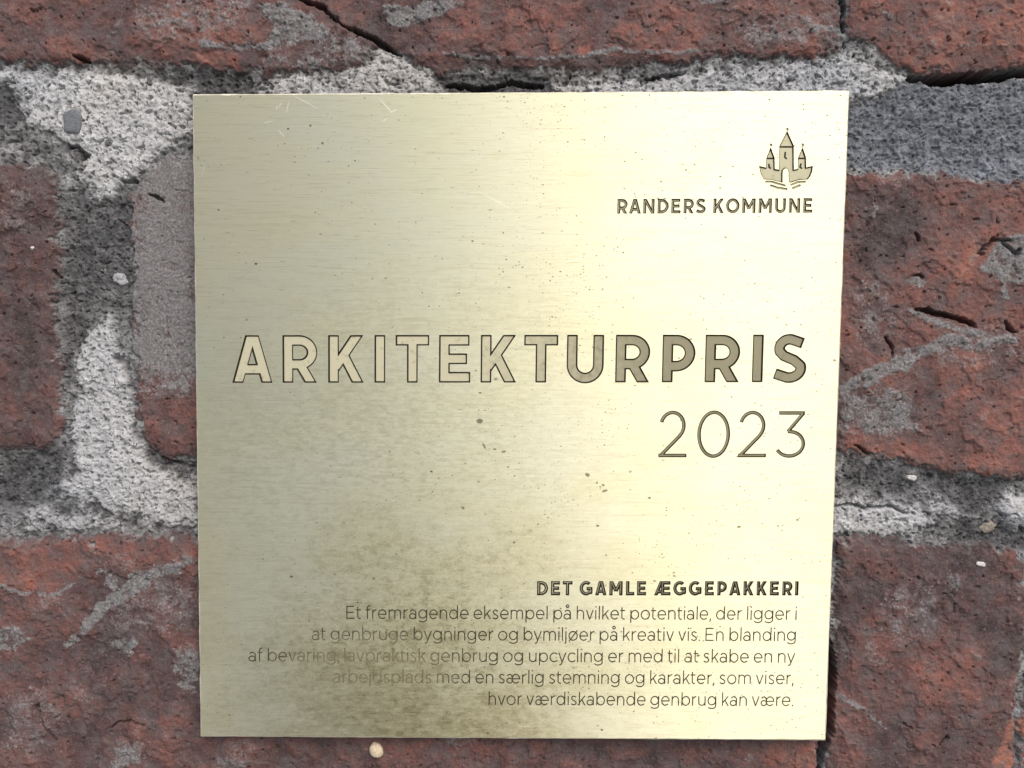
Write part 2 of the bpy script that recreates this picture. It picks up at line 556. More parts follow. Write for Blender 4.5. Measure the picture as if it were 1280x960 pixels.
wu = U + 9 * fbm(U, V, 70, 3, 1) + 8 * fbm(U, V, 16, 4, 2, 0.65)
wv = V + 7 * fbm(U, V, 70, 3, 3) + 8 * fbm(U, V, 16, 4, 4, 0.65)
RW = sstep(0, 1, np.ones_like(U))

sd_all = np.full(U.shape, 1e9)
bid = np.full(U.shape, -1, np.int16)
names = list(BRICKS)
for i, k in enumerate(names):
    p = np.array(BRICKS[k], float)
    lo, hi = p.min(0) - 40, p.max(0) + 40
    sel = (wu > lo[0]) & (wu < hi[0]) & (wv > lo[1]) & (wv < hi[1])
    s = poly_sdf(wu[sel], wv[sel], p)
    cur = sd_all[sel]
    b = bid[sel]
    b[s < 0] = i
    bid[sel] = b
    sd_all[sel] = np.minimum(cur, s)
sd_all = np.clip(sd_all, -200, 60)

n_big = fbm(U, V, 190, 4, 11)
n_mid = fbm(U, V, 60, 4, 15)
n_sml = fbm(U, V, 18, 4, 19)
n_grn = fbm(U, V, 6, 3, 23)
mortar = sstep(-4.5, 3.5, sd_all + 13 * n_sml + 5 * n_grn + 10 * np.maximum(n_mid, -0.1))
n_pit = fbm(U, V, 9, 2, 31)
n_flk = fbm(U, V, 46, 4, 91)
n_pit2 = fbm(U, V, 5.0, 2, 37)
ridge = 1 - np.abs(fbm(U, V, 34, 4, 41)) * 3.2

lw = U + 13 * fbm(U, V, 30, 5, 51, 0.7)
lvv = V + 13 * fbm(U, V, 30, 5, 55, 0.7)


def area(poly, soft=6.0):
    p = np.array(poly, float)
    lo, hi = p.min(0) - 30, p.max(0) + 30
    out = np.zeros_like(U)
    sel = (U > lo[0]) & (U < hi[0]) & (V > lo[1]) & (V < hi[1])
    out[sel] = sstep(soft, -soft, poly_sdf(lw[sel], lvv[sel], p))
    return out


def stroke(pts, r, soft=4.0, warp=1.0):
    p = np.array(pts, float)
    m = np.max(r) + 30
    lo, hi = p.min(0) - m, p.max(0) + m
    out = np.zeros_like(U)
    sel = (U > lo[0]) & (U < hi[0]) & (V > lo[1]) & (V < hi[1])
    a = U[sel] + (lw[sel] - U[sel]) * warp
    b = V[sel] + (lvv[sel] - V[sel]) * warp
    out[sel] = sstep(soft, -soft, line_sdf(a, b, pts, r))
    return out


def over(base, *masks):
    for mk in masks:
        base = np.maximum(base, mk)
    return base


# pale lime mortar
lime = np.zeros_like(U)
for poly, k in (
    ([(-60, 90), (0, 84), (60, 90), (150, 90), (190, 98), (238, 108), (246, 165), (212, 184), (190, 194), (172, 214), (152, 226), (136, 250), (118, 246), (112, 228), (94, 216), (102, 200), (86, 182), (58, 166), (26, 152), (18, 130), (30, 112), (0, 104)], 1.0),
    ([(118, 398), (136, 390), (142, 420), (157, 470), (166, 500), (166, 545), (192, 582), (250, 598), (250, 655), (205, 662), (150, 640), (110, 632), (72, 612), (96, 590), (82, 545), (96, 490), (92, 460), (100, 430)], 0.95),
    ([(25, 645), (50, 632), (95, 640), (150, 640), (150, 664), (30, 666)], 0.6),
    ([(320, 96), (400, 92), (440, 84), (478, 60), (500, 70), (545, 94), (560, 112), (560, 130), (310, 130)], 0.72),
    ([(690, 108), (760, 96), (850, 92), (930, 84), (1000, 74), (1060, 62), (1100, 82), (1138, 98), (1120, 108), (1085, 122), (1066, 128), (690, 128)], 0.85),
    ([(1040, 622), (1100, 628), (1150, 636), (1175, 655), (1150, 670), (1040, 668)], 0.98),
    ([(1160, 618), (1190, 606), (1215, 622), (1200, 650), (1170, 648)], 0.55),
    ([(1246, 634), (1258, 618), (1290, 616), (1310, 640), (1290, 664), (1256, 660)], 1.0),
):
    lime = np.maximum(lime, k * area(poly, 11))
lime = lime * sstep(0.22, 0.62, lime + 0.55 * n_sml + 0.5 * n_grn + 0.25 * n_mid)
light = 0.33 + 0.16 * n_mid + 0.42 * n_sml + 0.22 * n_grn
light = light * (1 - lime) + lime * (0.80 + 0.10 * n_mid + 0.10 * n_sml)
# sooty dark mortar
dk = over(area([(185, 88), (310, 88), (318, 122), (240, 124), (240, 108), (190, 98)], 8), 0.8 * area([(545, 92), (690, 92), (690, 125), (560, 125)], 8),
          0.75 * area([(72, 250), (165, 250), (165, 395), (120, 385), (72, 470)], 12), 0.8 * area([(-20, 570), (78, 560), (70, 610), (40, 636), (-20, 640)], 12),
          0.95 * area([(1150, 594), (1290, 602), (1250, 622), (1215, 648), (1160, 612)], 8), 0.8 * area([(-20, 108), (14, 112), (22, 150), (-20, 160)], 8),
          0.7 * area([(1060, 575), (1150, 594), (1150, 620), (1050, 610)], 8), 0.8 * area([(1200, 650), (1290, 660), (1290, 690), (1180, 684)], 6),
          0.6 * area([(165, 540), (200, 570), (245, 574), (245, 596), (195, 590)], 6))
dk = dk * sstep(0.1, 0.6, dk + 0.5 * n_sml + 0.4 * n_grn)
light = light * (1 - 0.72 * dk)
# blue grey coarse bed on the right
blue = area([(1060, 130), (1090, 122), (1140, 100), (1320, 100), (1320, 235), (1240, 230), (1180, 216), (1050, 212)], 6)
light = light * (1 - blue) + blue * (0.36 + 0.16 * n_sml + 0.12 * sstep(180, 212, V))
blue = np.clip(np.maximum(blue, 0.45 + 0.5 * n_big), 0, 1)

# cement skins smeared over the bricks, plus a painted edge highlight
smear = np.zeros_like(U)
for mk in (
    area([(232, 47), (265, 52), (310, 55), (338, 50), (345, 36), (330, 16), (322, 4), (350, 3), (375, 15), (410, 34), (415, 45), (385, 52), (350, 62), (300, 66), (250, 60)], 4),
    area([(478, 8), (520, 8), (570, -10), (580, 4), (530, 25), (500, 36), (486, 28)], 4),
    0.6 * area([(410, 40), (450, 45), (470, 70), (440, 90), (330, 88), (320, 70), (380, 66)], 8),
    0.75 * area([(858, -10), (925, -10), (915, 3), (880, 6)], 3),
    area([(1004, 34), (1048, 32), (1050, 40), (1015, 44)], 3),
    0.7 * area([(1090, 2), (1118, 16), (1128, 26), (1112, 24), (1092, 12)], 3),
    0.8 * stroke([(640, 73), (720, 71), (768, 61), (800, 66), (870, 64), (905, 60)], [2, 2.5, 4, 2.5, 2.5, 1.5], 2.5, 0.5),  # highlight on the brick edge painted as a pale line, next stroke too
    0.8 * stroke([(556, 67), (600, 70), (640, 72)], 2.5, 2.5, 0.5),
    0.6 * stroke([(1190, 57), (1240, 57), (1290, 60)], 1.6, 2, 0.4),
    0.5 * area([(140, 30), (160, 12), (150, 40), (120, 52)], 6), 0.4 * area([(30, 40), (70, 35), (60, 60), (20, 60)], 8),
    0.95 * area([(158, 262), (180, 248), (222, 250), (250, 300), (250, 470), (200, 470), (160, 450)], 16),
    0.7 * area([(160, 440), (250, 440), (250, 495), (170, 500)], 20),
    0.55 * area([(180, 205), (250, 190), (250, 250), (200, 240)], 14),
    stroke([(84, 806), (110, 782), (130, 760), (155, 738), (190, 718), (240, 700)], [4, 6, 7, 9, 8, 6], 4),
    0.9 * stroke([(-10, 729), (40, 742), (70, 740), (97, 730)], [4, 3.5, 3, 2.5], 3),
    0.85 * stroke([(124, 712), (140, 728), (148, 742)], [4, 6, 6], 4),
    0.9 * area([(138, 802), (170, 802), (162, 818), (150, 816)], 3),
    0.8 * area([(-10, 782), (30, 784), (42, 800), (20, 812), (-10, 812)], 6),
    0.75 * area([(218, 812), (250, 806), (250, 870), (225, 862), (216, 830)], 10),
    0.75 * area([(145, 928), (175, 924), (190, 950), (160, 962), (135, 970)], 8),
    0.55 * area([(270, 930), (310, 926), (310, 965), (270, 965)], 8),
    0.5 * area([(0, 690), (0, 655), (80, 668), (60, 676)], 4),
    area([(1224, 332), (1240, 310), (1262, 292), (1290, 288), (1290, 352), (1246, 353)], 5),
    0.95 * stroke([(1256, 352), (1256, 375)], 3, 2),
    0.95 * area([(1130, 352), (1150, 343), (1162, 352), (1158, 358), (1136, 357)], 2.5),
    stroke([(1138, 388), (1165, 402), (1190, 410), (1230, 418)], [4, 4, 4, 5], 3, 0.6),
    stroke([(1052, 490), (1100, 466), (1150, 440), (1186, 424), (1216, 432), (1262, 424)], [6, 10, 9, 7, 9, 7], 5),
    0.75 * area([(1048, 492), (1120, 480), (1145, 500), (1150, 540), (1110, 548), (1048, 545)], 14),
    0.55 * area([(1048, 565), (1100, 562), (1170, 585), (1170, 600), (1048, 590)], 8),
    0.6 * stroke([(1080, 262), (1092, 272), (1094, 255)], 2.5, 2.5),
    0.75 * stroke([(1048, 868), (1075, 882), (1095, 900), (1112, 913)], [3, 3, 2.5, 1.5], 2, 0.5),
    0.55 * area([(1078, 822), (1090, 808), (1112, 828), (1098, 832)], 3),
    0.5 * area([(1080, 792), (1124, 772), (1126, 786), (1092, 800)], 5),
    0.6 * area([(1178, 722), (1196, 716), (1204, 734), (1186, 742)], 6),
    0.35 * stroke([(1198, 870), (1212, 915), (1225, 935)], 3, 3),
    0.45 * area([(1050, 800), (1070, 812), (1064, 826), (1050, 822)], 5),
    0.55 * area([(150, 8), (230, -10), (330, -10), (300, 40), (190, 60)], 14),
    0.55 * area([(900, 20), (1040, 10), (1046, 60), (930, 66)], 14),
    0.5 * area([(1150, 420), (1280, 405), (1290, 450), (1180, 470)], 14),
    0.5 * area([(1060, 350), (1110, 340), (1130, 420), (1070, 440)], 14),
    0.5 * area([(110, 760), (180, 720), (250, 720), (250, 790), (150, 800)], 16),
    0.45 * area([(0, 860), (60, 840), (90, 900), (40, 950), (0, 940)], 16),
    0.45 * area([(1090, 740), (1170, 720), (1180, 790), (1110, 810)], 16),
    0.45 * area([(0, 225), (50, 230), (40, 290), (0, 300)], 14),
    0.7 * area([(1272, 925), (1300, 905), (1300, 970), (1268, 970)], 4),
):
    smear = np.maximum(smear, mk)
veil = np.clip(sstep(0.30, 0.62, n_mid + 0.35 * n_sml + 0.1) * 0.55, 0, 1)
smear = smear * np.clip(0.86 + 0.9 * n_sml + 0.5 * n_grn, 0.15, 1.15)
skim = area([(150, 236), (200, 186), (260, 186), (260, 478), (206, 474), (158, 452)], 14) * np.clip(0.80 + 0.75 * n_mid + 0.35 * n_sml, 0, 1)
smear = np.clip(np.maximum(np.maximum(smear, veil * 0.8), skim), 0, 1)

# clay tone
hue = 0.36 + 0.45 * n_big + 0.42 * n_mid + 0.26 * n_sml + 0.10 * n_grn
tone = {'top_long': 0.05, 'top_right': 0.24, 'left': -0.10, 'half': 0.10, 'right': 0.12, 'low_left': -0.04, 'low_right': -0.10, 'far_right': 0.4}
for i, k in enumerate(names):
    hue[bid == i] += tone.get(k, 0.0)
hue += 0.30 * area([(-30, 676), (60, 676), (130, 676), (100, 722), (40, 738), (-30, 726)], 12)
hue += 0.20 * area([(120, 676), (250, 674), (250, 700), (170, 720)], 12)
hue += 0.30 * area([(165, 20), (230, 10), (240, 45), (200, 70), (160, 60)], 16)
hue += 0.55 * area([(690, 50), (710, 50), (708, 64), (690, 66)], 3) + 0.55 * area([(724, 54), (742, 54), (740, 66), (724, 66)], 3)
hue += 0.22 * area([(640, 20), (900, 30), (880, 60), (640, 62)], 20)
hue += 0.22 * area([(1140, 240), (1290, 240), (1290, 290), (1220, 330), (1200, 400), (1160, 330)], 20)
hue -= 0.28 * area([(1060, 225), (1150, 225), (1160, 300), (1100, 340), (1060, 330)], 25)
hue += 0.35 * area([(1060, 540), (1110, 534), (1150, 560), (1130, 575), (1060, 560)], 8)
hue += 0.20 * area([(1180, 450), (1230, 445), (1220, 500), (1180, 490)], 12)
hue += 0.22 * area([(1240, 500), (1290, 520), (1290, 590), (1220, 585)], 14)
hue += 0.75 * area([(1240, 970), (1244, 940), (1262, 905), (1290, 865), (1300, 890), (1272, 925), (1266, 970)], 4)
hue += 0.30 * area([(1130, 820), (1220, 810), (1215, 870), (1150, 865)], 18)
hue += 0.25 * area([(1076, 775), (1100, 772), (1096, 790), (1078, 788)], 4)
hue += 0.35 * area([(955, 930), (1020, 928), (1022, 980), (950, 980)], 6)
hue += 0.25 * area([(60, 860), (110, 860), (115, 900), (65, 905)], 14)
hue += 0.32 * area([(244, 70), (300, 70), (300, 82), (250, 84)], 3)
hue = np.clip(hue, 0, 1)

# relief in millimetres towards the viewer
h = np.zeros_like(U)
edge = np.exp(np.minimum(sd_all, 0) / 9.0)
brick_h = 0.1 + 0.6 * n_big + 0.45 * n_mid + 0.26 * n_sml + 0.15 * n_grn + 0.22 * sstep(0.02, 0.08, n_mid + 0.25 * n_sml) - 0.28 * sstep(0.28, 0.32, n_flk + 0.15 * n_grn) + 0.25 * sstep(0.45, 0.95, ridge) * np.abs(n_big + 0.2) - 0.55 * edge
mort_h = -0.95 + 0.35 * n_mid + 0.42 * n_sml + 0.30 * n_grn
mort_h += lime * (0.55 + 0.1 * n_mid) - 0.7 * dk + 0.45 * blue * (n_pit)
pits = sstep(0.20, 0.48, n_pit) * (0.35 + 0.65 * np.maximum(lime, 0.6))
mort_h -= 0.85 * pits + 0.35 * sstep(0.25, 0.5, n_pit2)
brick_h -= 0.55 * sstep(0.46, 0.62, n_pit)
brick_h += 0.14 * smear
brick_h = brick_h * (1 - 0.55 * skim) - 0.2 * skim
h = brick_h * (1 - mortar) + mort_h * mortar

soot = np.zeros_like(U)
cracks = (
    ([(368, -12), (384, 4), (402, 10), (414, 22), (432, 33), (455, 43), (478, 56), (500, 66)], [2, 3.4, 3.4, 0.9, 0.9, 2.8, 3, 0.8], 2.6),
    ([(1054, -20), (1056, 8), (1054, 22), (1057, 40)], [2.5, 3, 2.2, 1.4], 3.2),
    ([(1138, 98), (1165, 99), (1200, 97), (1240, 93), (1300, 90)], [2.5, 5.5, 6.5, 5.5, 5], 30.0),
    ([(1145, 386), (1160, 388), (1176, 394), (1192, 398), (1218, 408)], [1.5, 4, 4.5, 4, 1.2], 3.0),
    ([(1105, 422), (1112, 430), (1117, 446)], [1, 2.2, 1], 2.0),
    ([(1257, 400), (1262, 408), (1267, 414)], [1.5, 3.5, 1.5], 2.4),
    ([(1143, 345), (1150, 344), (1156, 347)], [1, 2.2, 1], 1.8),
    ([(1146, 292), (1147, 300)], [2, 2.4], 1.6),
    ([(1068, 557), (1076, 562), (1082, 567), (1090, 568)], [1, 1.4, 1.4, 0.8], 1.6),
    ([(1042, 633), (1080, 634), (1118, 636), (1135, 642)], [1.8, 1.6, 1.8, 0.8], 1.8),
    ([(1032, 780), (1040, 830), (1037, 880), (1030, 930), (1026, 975)], [4.5, 5.5, 5.5, 5.5, 5], 25.0),
    ([(92, 73), (100, 75), (112, 76)], [2, 4, 1.4], 2.6),
    ([(84, 184), (92, 182), (100, 192), (98, 200)], [2, 3, 4, 3], 2.2),
    ([(152, 224), (164, 224), (170, 226)], [2.5, 4, 1.5], 2.4),
    ([(186, 244), (196, 247), (203, 252)], [1.5, 2.5, 1.5], 1.8),
    ([(66, 340), (70, 346)], [2.5, 2.5], 1.6),
    ([(145, 448), (153, 456)], [4, 4], 2.0),
    ([(200, 574), (246, 586)], [1.6, 2.4], 1.2),
    ([(180, 905), (150, 902), (138, 908)], [1.5, 1, 0.8], 1.3),
    ([(70, 925), (55, 905), (48, 880)], [1.2, 1.0, 0.6], 1.2),
    ([(1222, 318), (1240, 300), (1262, 300)], [2, 2.4, 2], 1.6),
    ([(1254, 305), (1270, 320), (1276, 312)], [2, 3, 2], 1.8),
    ([(560, 106), (600, 108), (640, 102), (680, 107)], [2, 3.5, 2.5, 2], 2.4),
    ([(810, 96), (840, 92), (860, 90)], [1, 2.5, 1], 1.8),
    ([(1128, 905), (1140, 912)], [1.2, 0.8], 1.0), ([(1175, 930), (1185, 922)], [2, 1.5], 1.2),
)
for pts, r, depth in cracks:
    mk = stroke(pts, np.array(r) * 0.9, 1.6, 0.6)
    h -= depth * mk
# nothing of the wall may reach the back of the plaque
h += 1.5 * sstep(26, 4, np.hypot(U - 1268, (V - 640) * 1.15))
h = np.clip(h, -38.0, 1.6)
PH = 0.001 * h

kill = (U > 275) & (U < 1008) & (V > 142) & (V < 897)      # hidden behind the plaque
fk = kill[:-1, :-1] & kill[1:, :-1] & kill[:-1, 1:] & kill[1:, 1:]
rid = bid[:-1, :-1].copy()
idx = np.arange(NZ * NX).reshape(NZ, NX)
quads = np.stack([idx[:-1, :-1], idx[:-1, 1:], idx[1:, 1:], idx[1:, :-1]], -1)
CO = np.stack([GX, -PH, GZ], -1).reshape(-1, 3)
fields = {'hue': hue, 'mortar': mortar, 'light': np.clip(light, 0, 1), 'smear': smear, 'blue': blue, 'soot': soot}

wall = empty('brick_wall', (0.0, 0.05, -0.2))
tag(wall, 'old red brick wall with cracked bricks and rough grey lime mortar behind the plaque', 'brick wall')
BRICK_LABEL = {
    'top_long': 'long cracked brown brick above the plaque with grey cement smears',
    'top_right': 'orange red brick at top right over a black open gap',
    'left': 'dark purple brown brick at the left edge',
    'half': 'brick beside the plaque with its face skimmed in smooth grey cement',
    'right': 'red brick right of the plaque with gashes and a pale cement streak',
    'low_left': 'mottled brick below the plaque with a curved grey cement streak',
    'low_right': 'dark maroon brick right of a black crack below the plaque',
    'far_right': 'sliver of bright orange red brick in the bottom right corner',
}


def patch(name, sel, label=None):
    q = quads[sel & ~fk]
    if not len(q):
        return None
    # close the patch: skirts run back into the wall along every border edge
    e = np.concatenate([q[:, [0, 1]], q[:, [1, 2]], q[:, [2, 3]], q[:, [3, 0]]])
    key = np.sort(e, 1)
    code = key[:, 0].astype(np.int64) * (NZ * NX) + key[:, 1]
    _, inv, cnt = np.unique(code, return_inverse=True, return_counts=True)
    be = e[cnt[inv] == 1]
    used, rq = np.unique(q, return_inverse=True)
    rq = rq.reshape(q.shape)
    co = CO[used]
    bv, bi = np.unique(be, return_inverse=True)
    bi = bi.reshape(be.shape)
    back = CO[bv].copy()
    back[:, 1] = 0.05
    front_i = np.searchsorted(used, be)
    sk = np.stack([front_i[:, 1], front_i[:, 0], len(co) + bi[:, 0], len(co) + bi[:, 1]], -1)
    verts = np.concatenate([co, back])
    faces = np.concatenate([rq, sk])
    o = mesh_obj(name, verts, faces, [M_WALL], wall, smooth=True)
    for k, arr in fields.items():
        a = o.data.attributes.new(k, 'FLOAT', 'POINT')
        flat = arr.reshape(-1)
        a.data.foreach_set('value', np.concatenate([flat[used], flat[bv]]).astype(np.float32))
    if label:
        o['label'] = label
    return o


patch('mortar', rid == -1)
for i, k in enumerate(names):
    patch('brick', rid == i, BRICK_LABEL.get(k))


def wall_height(u, v):
    p = unproject(u, v, 0.0)
    return float(-PH[np.argmin(np.abs(zs - p[2])), np.argmin(np.abs(xs - p[0]))])


def pebble(name, u, v, ru, rv, depth, ang, m, seed, parent=None, lump=0.18, sink=0.3):
    rs = np.random.RandomState(seed)
    ph = rs.rand(6) * 6.28
    nu_, nv_ = (28, 18) if parent is None else (11, 7)
    V3, F = [], []
    y = wall_height(u, v)
    p = unproject(u, v, y)
    for j in range(nv_ + 1):
        th = math.pi * j / nv_
        for i in range(nu_):
            fi = 2 * math.pi * i / nu_
            d = 1 + (0.0 if parent is None else 0.22 * (rs.rand() - 0.5)) + lump * (math.sin(2 * fi + ph[0]) * math.sin(2 * th + ph[1]) + 0.6 * math.sin(3 * fi + ph[2]) * math.sin(3 * th + ph[3]) + 0.35 * math.sin(5 * fi + ph[4]) * math.sin(4 * th + ph[5]))
            a, b, cc = d * math.sin(th) * math.cos(fi), d * math.sin(th) * math.sin(fi), d * math.cos(th)
            a, b = a * ru * PX, b * rv * PX
            x2, z2 = a * math.cos(ang) - b * math.sin(ang), a * math.sin(ang) + b * math.cos(ang)
            V3.append((p[0] + x2, y - depth * PX * (cc + sink), p[2] + z2))
    for j in range(nv_):
        for i in range(nu_):
            i2 = (i + 1) % nu_
            F.append((j * nu_ + i, j * nu_ + i2, (j + 1) * nu_ + i2, (j + 1) * nu_ + i))
    o = mesh_obj(name, V3, F, [m], parent, smooth=parent is None)
    return o


M_ST_GREY = stone_material('pale_grey_stone', (0.20, 0.21, 0.23), (0.36, 0.37, 0.39))
M_ST_WHITE = stone_material('white_flint', (0.42, 0.42, 0.42), (0.66, 0.66, 0.65))
M_ST_DARK = stone_material('dark_grit', (0.06, 0.06, 0.065), (0.16, 0.16, 0.165))
M_ST_BEIGE = stone_material('beige_stone', (0.52, 0.43, 0.31), (0.66, 0.57, 0.43))
M_ST_BROWN = stone_material('brown_grit', (0.16, 0.14, 0.12), (0.30, 0.27, 0.23))
M_PLUG = stone_material('grey_blue_plastic', (0.075, 0.085, 0.10), (0.165, 0.18, 0.205))
for (u, v, ru, rv, dp, an, m, lb) in (
    (150, 349, 9, 10, 6, 0.2, M_ST_GREY, 'pale grey stone set in the dark upright joint'),
    (1140, 597, 8, 5, 5, -0.25, M_ST_WHITE, 'white chip of flint in the dark lower right bed joint'),
    (136, 178, 6, 5, 3, 0.3, M_ST_DARK, 'dark grit stone in the pale upper left mortar'),
    (1235, 658, 12, 7, 5, 0.35, M_ST_BROWN, 'brown grit stone in the lower right bed joint'),
    (38, 115, 3, 3.5, 2, 0, M_ST_DARK, 'small dark grit stone at the left end of the pale mortar'),
    (187, 100, 5, 5, 3, 0, M_ST_DARK, 'dark grit stone high in the upper left mortar'),
):
    o = pebble('embedded_stone', u, v, ru, rv, dp, an, m, int(u), wall, sink=-0.35)
    o['label'] = lb
for (u, v, ru, rv, dp, an, m, lb) in (
    (1226, 705, 6, 3, 2, -0.1, M_ST_WHITE, 'white speck on the maroon brick at lower right'),
    (41, 310, 2.2, 2.2, 2, 0, M_ST_WHITE, 'tiny white grain on the dark left brick'),
    (1147, 386, 2.4, 2.0, 2, 0, M_ST_WHITE, 'tiny white grain at the mouth of the gash'),
):
    o = pebble('lime_chip', u, v, ru, rv, dp, an, m, int(u), wall, sink=0.2)
    o['label'] = lb
# grey blue plug set flush in the pale mortar
y = wall_height(90, 152) - 0.0002
p = unproject(90, 152, y)
ring, Vp, Fp = 40, [], []
for j, (s, dy) in enumerate(((1.0, 0.0025), (1.0, 0.0001), (0.94, -0.0001), (0.7, -0.00016), (0.35, -0.00019))):
    for i in range(ring):
        a = 2 * math.pi * i / ring
        ca, sa = math.cos(a), math.sin(a)
        ex = 0.55
        wob = 1 + 0.05 * math.sin(5 * a + 1) + 0.03 * math.sin(9 * a)
        Vp.append((p[0] + s * wob * 11.5 * PX * math.copysign(abs(ca) ** ex, ca), y + dy, p[2] + s * wob * 15 * PX * math.copysign(abs(sa) ** ex, sa)))
for j in range(4):
    for i in range(ring):
        i2 = (i + 1) % ring
        Fp.append((j * ring + i, j * ring + i2, (j + 1) * ring + i2, (j + 1) * ring + i))
Fp.append(tuple(4 * ring + i for i in range(ring)))
o = mesh_obj('wall_plug', Vp, Fp, [M_PLUG], wall, smooth=True)
o['label'] = 'grey blue square plug set flush in the pale mortar'

seed_o = pebble('pebble', 471, 936, 8.5, 11, 6, 0.45, M_ST_BEIGE, 5, None, 0.06, 0.5)
tag(seed_o, 'smooth oval beige pebble stuck to the brick just under the plaque', 'pebble')

#@PLAQUE
# ------------------------------------------------------------------ lettering: geometric sans drawn from strokes
def arc(cx, cy, rx, ry, a0, a1, n=28):
    return [(cx + rx * math.cos(R(a0 + (a1 - a0) * i / n)), cy + ry * math.sin(R(a0 + (a1 - a0) * i / n))) for i in range(n + 1)]


def L(x0, y0, x1, y1):
    return ('l', (x0, y0), (x1, y1))


def C(*pieces):
    pts = []
    for p in pieces:
        for q in (p if isinstance(p, list) else [p]):
            if not pts or math.hypot(q[0] - pts[-1][0], q[1] - pts[-1][1]) > 1e-4:
                pts.append(q)
    return ('c', pts)


def O(cx, cy, rx, ry):
    return ('o', arc(cx, cy, rx, ry, 0, 360, 56))


def dot(x, y, r):
    return ('d', (x, y), r)


CAPW = {'A': .87, 'R': .735, 'K': .775, 'I': 0, 'T': .70, 'E': .655, 'U': .77, 'P': .69, 'S': .715, 'N': .80, 'D': .79, 'O': .97, 'M': .95, 'L': .61, 'G': .90, 'Æ': 1.20,
        '2': .59, '0': .69, '3': .60}
SIDE = {'A': 'DD', 'R': 'SD', 'K': 'SD', 'T': 'TT', 'P': 'SR', 'S': 'RR', 'O': 'RR', 'G': 'RS', 'D': 'SR', 'L': 'ST', 'Æ': 'DS', 'v': 'DD', 'y': 'DD', 'k': 'SD', 'r': 'ST', 'f': 'TT', 't': 'TT',
        'o': 'RR', 'ø': 'RR', 'e': 'RR', 'c': 'RT', 'd': 'RS', 'g': 'RS', 'b': 'SR', 'p': 'SR', 's': 'RR', 'a': 'RS', 'å': 'RS', 'æ': 'RR', ',': 'RR', '.': 'RR'}
BEAR = {'S': .085, 'R': .052, 'D': .018, 'T': .03}


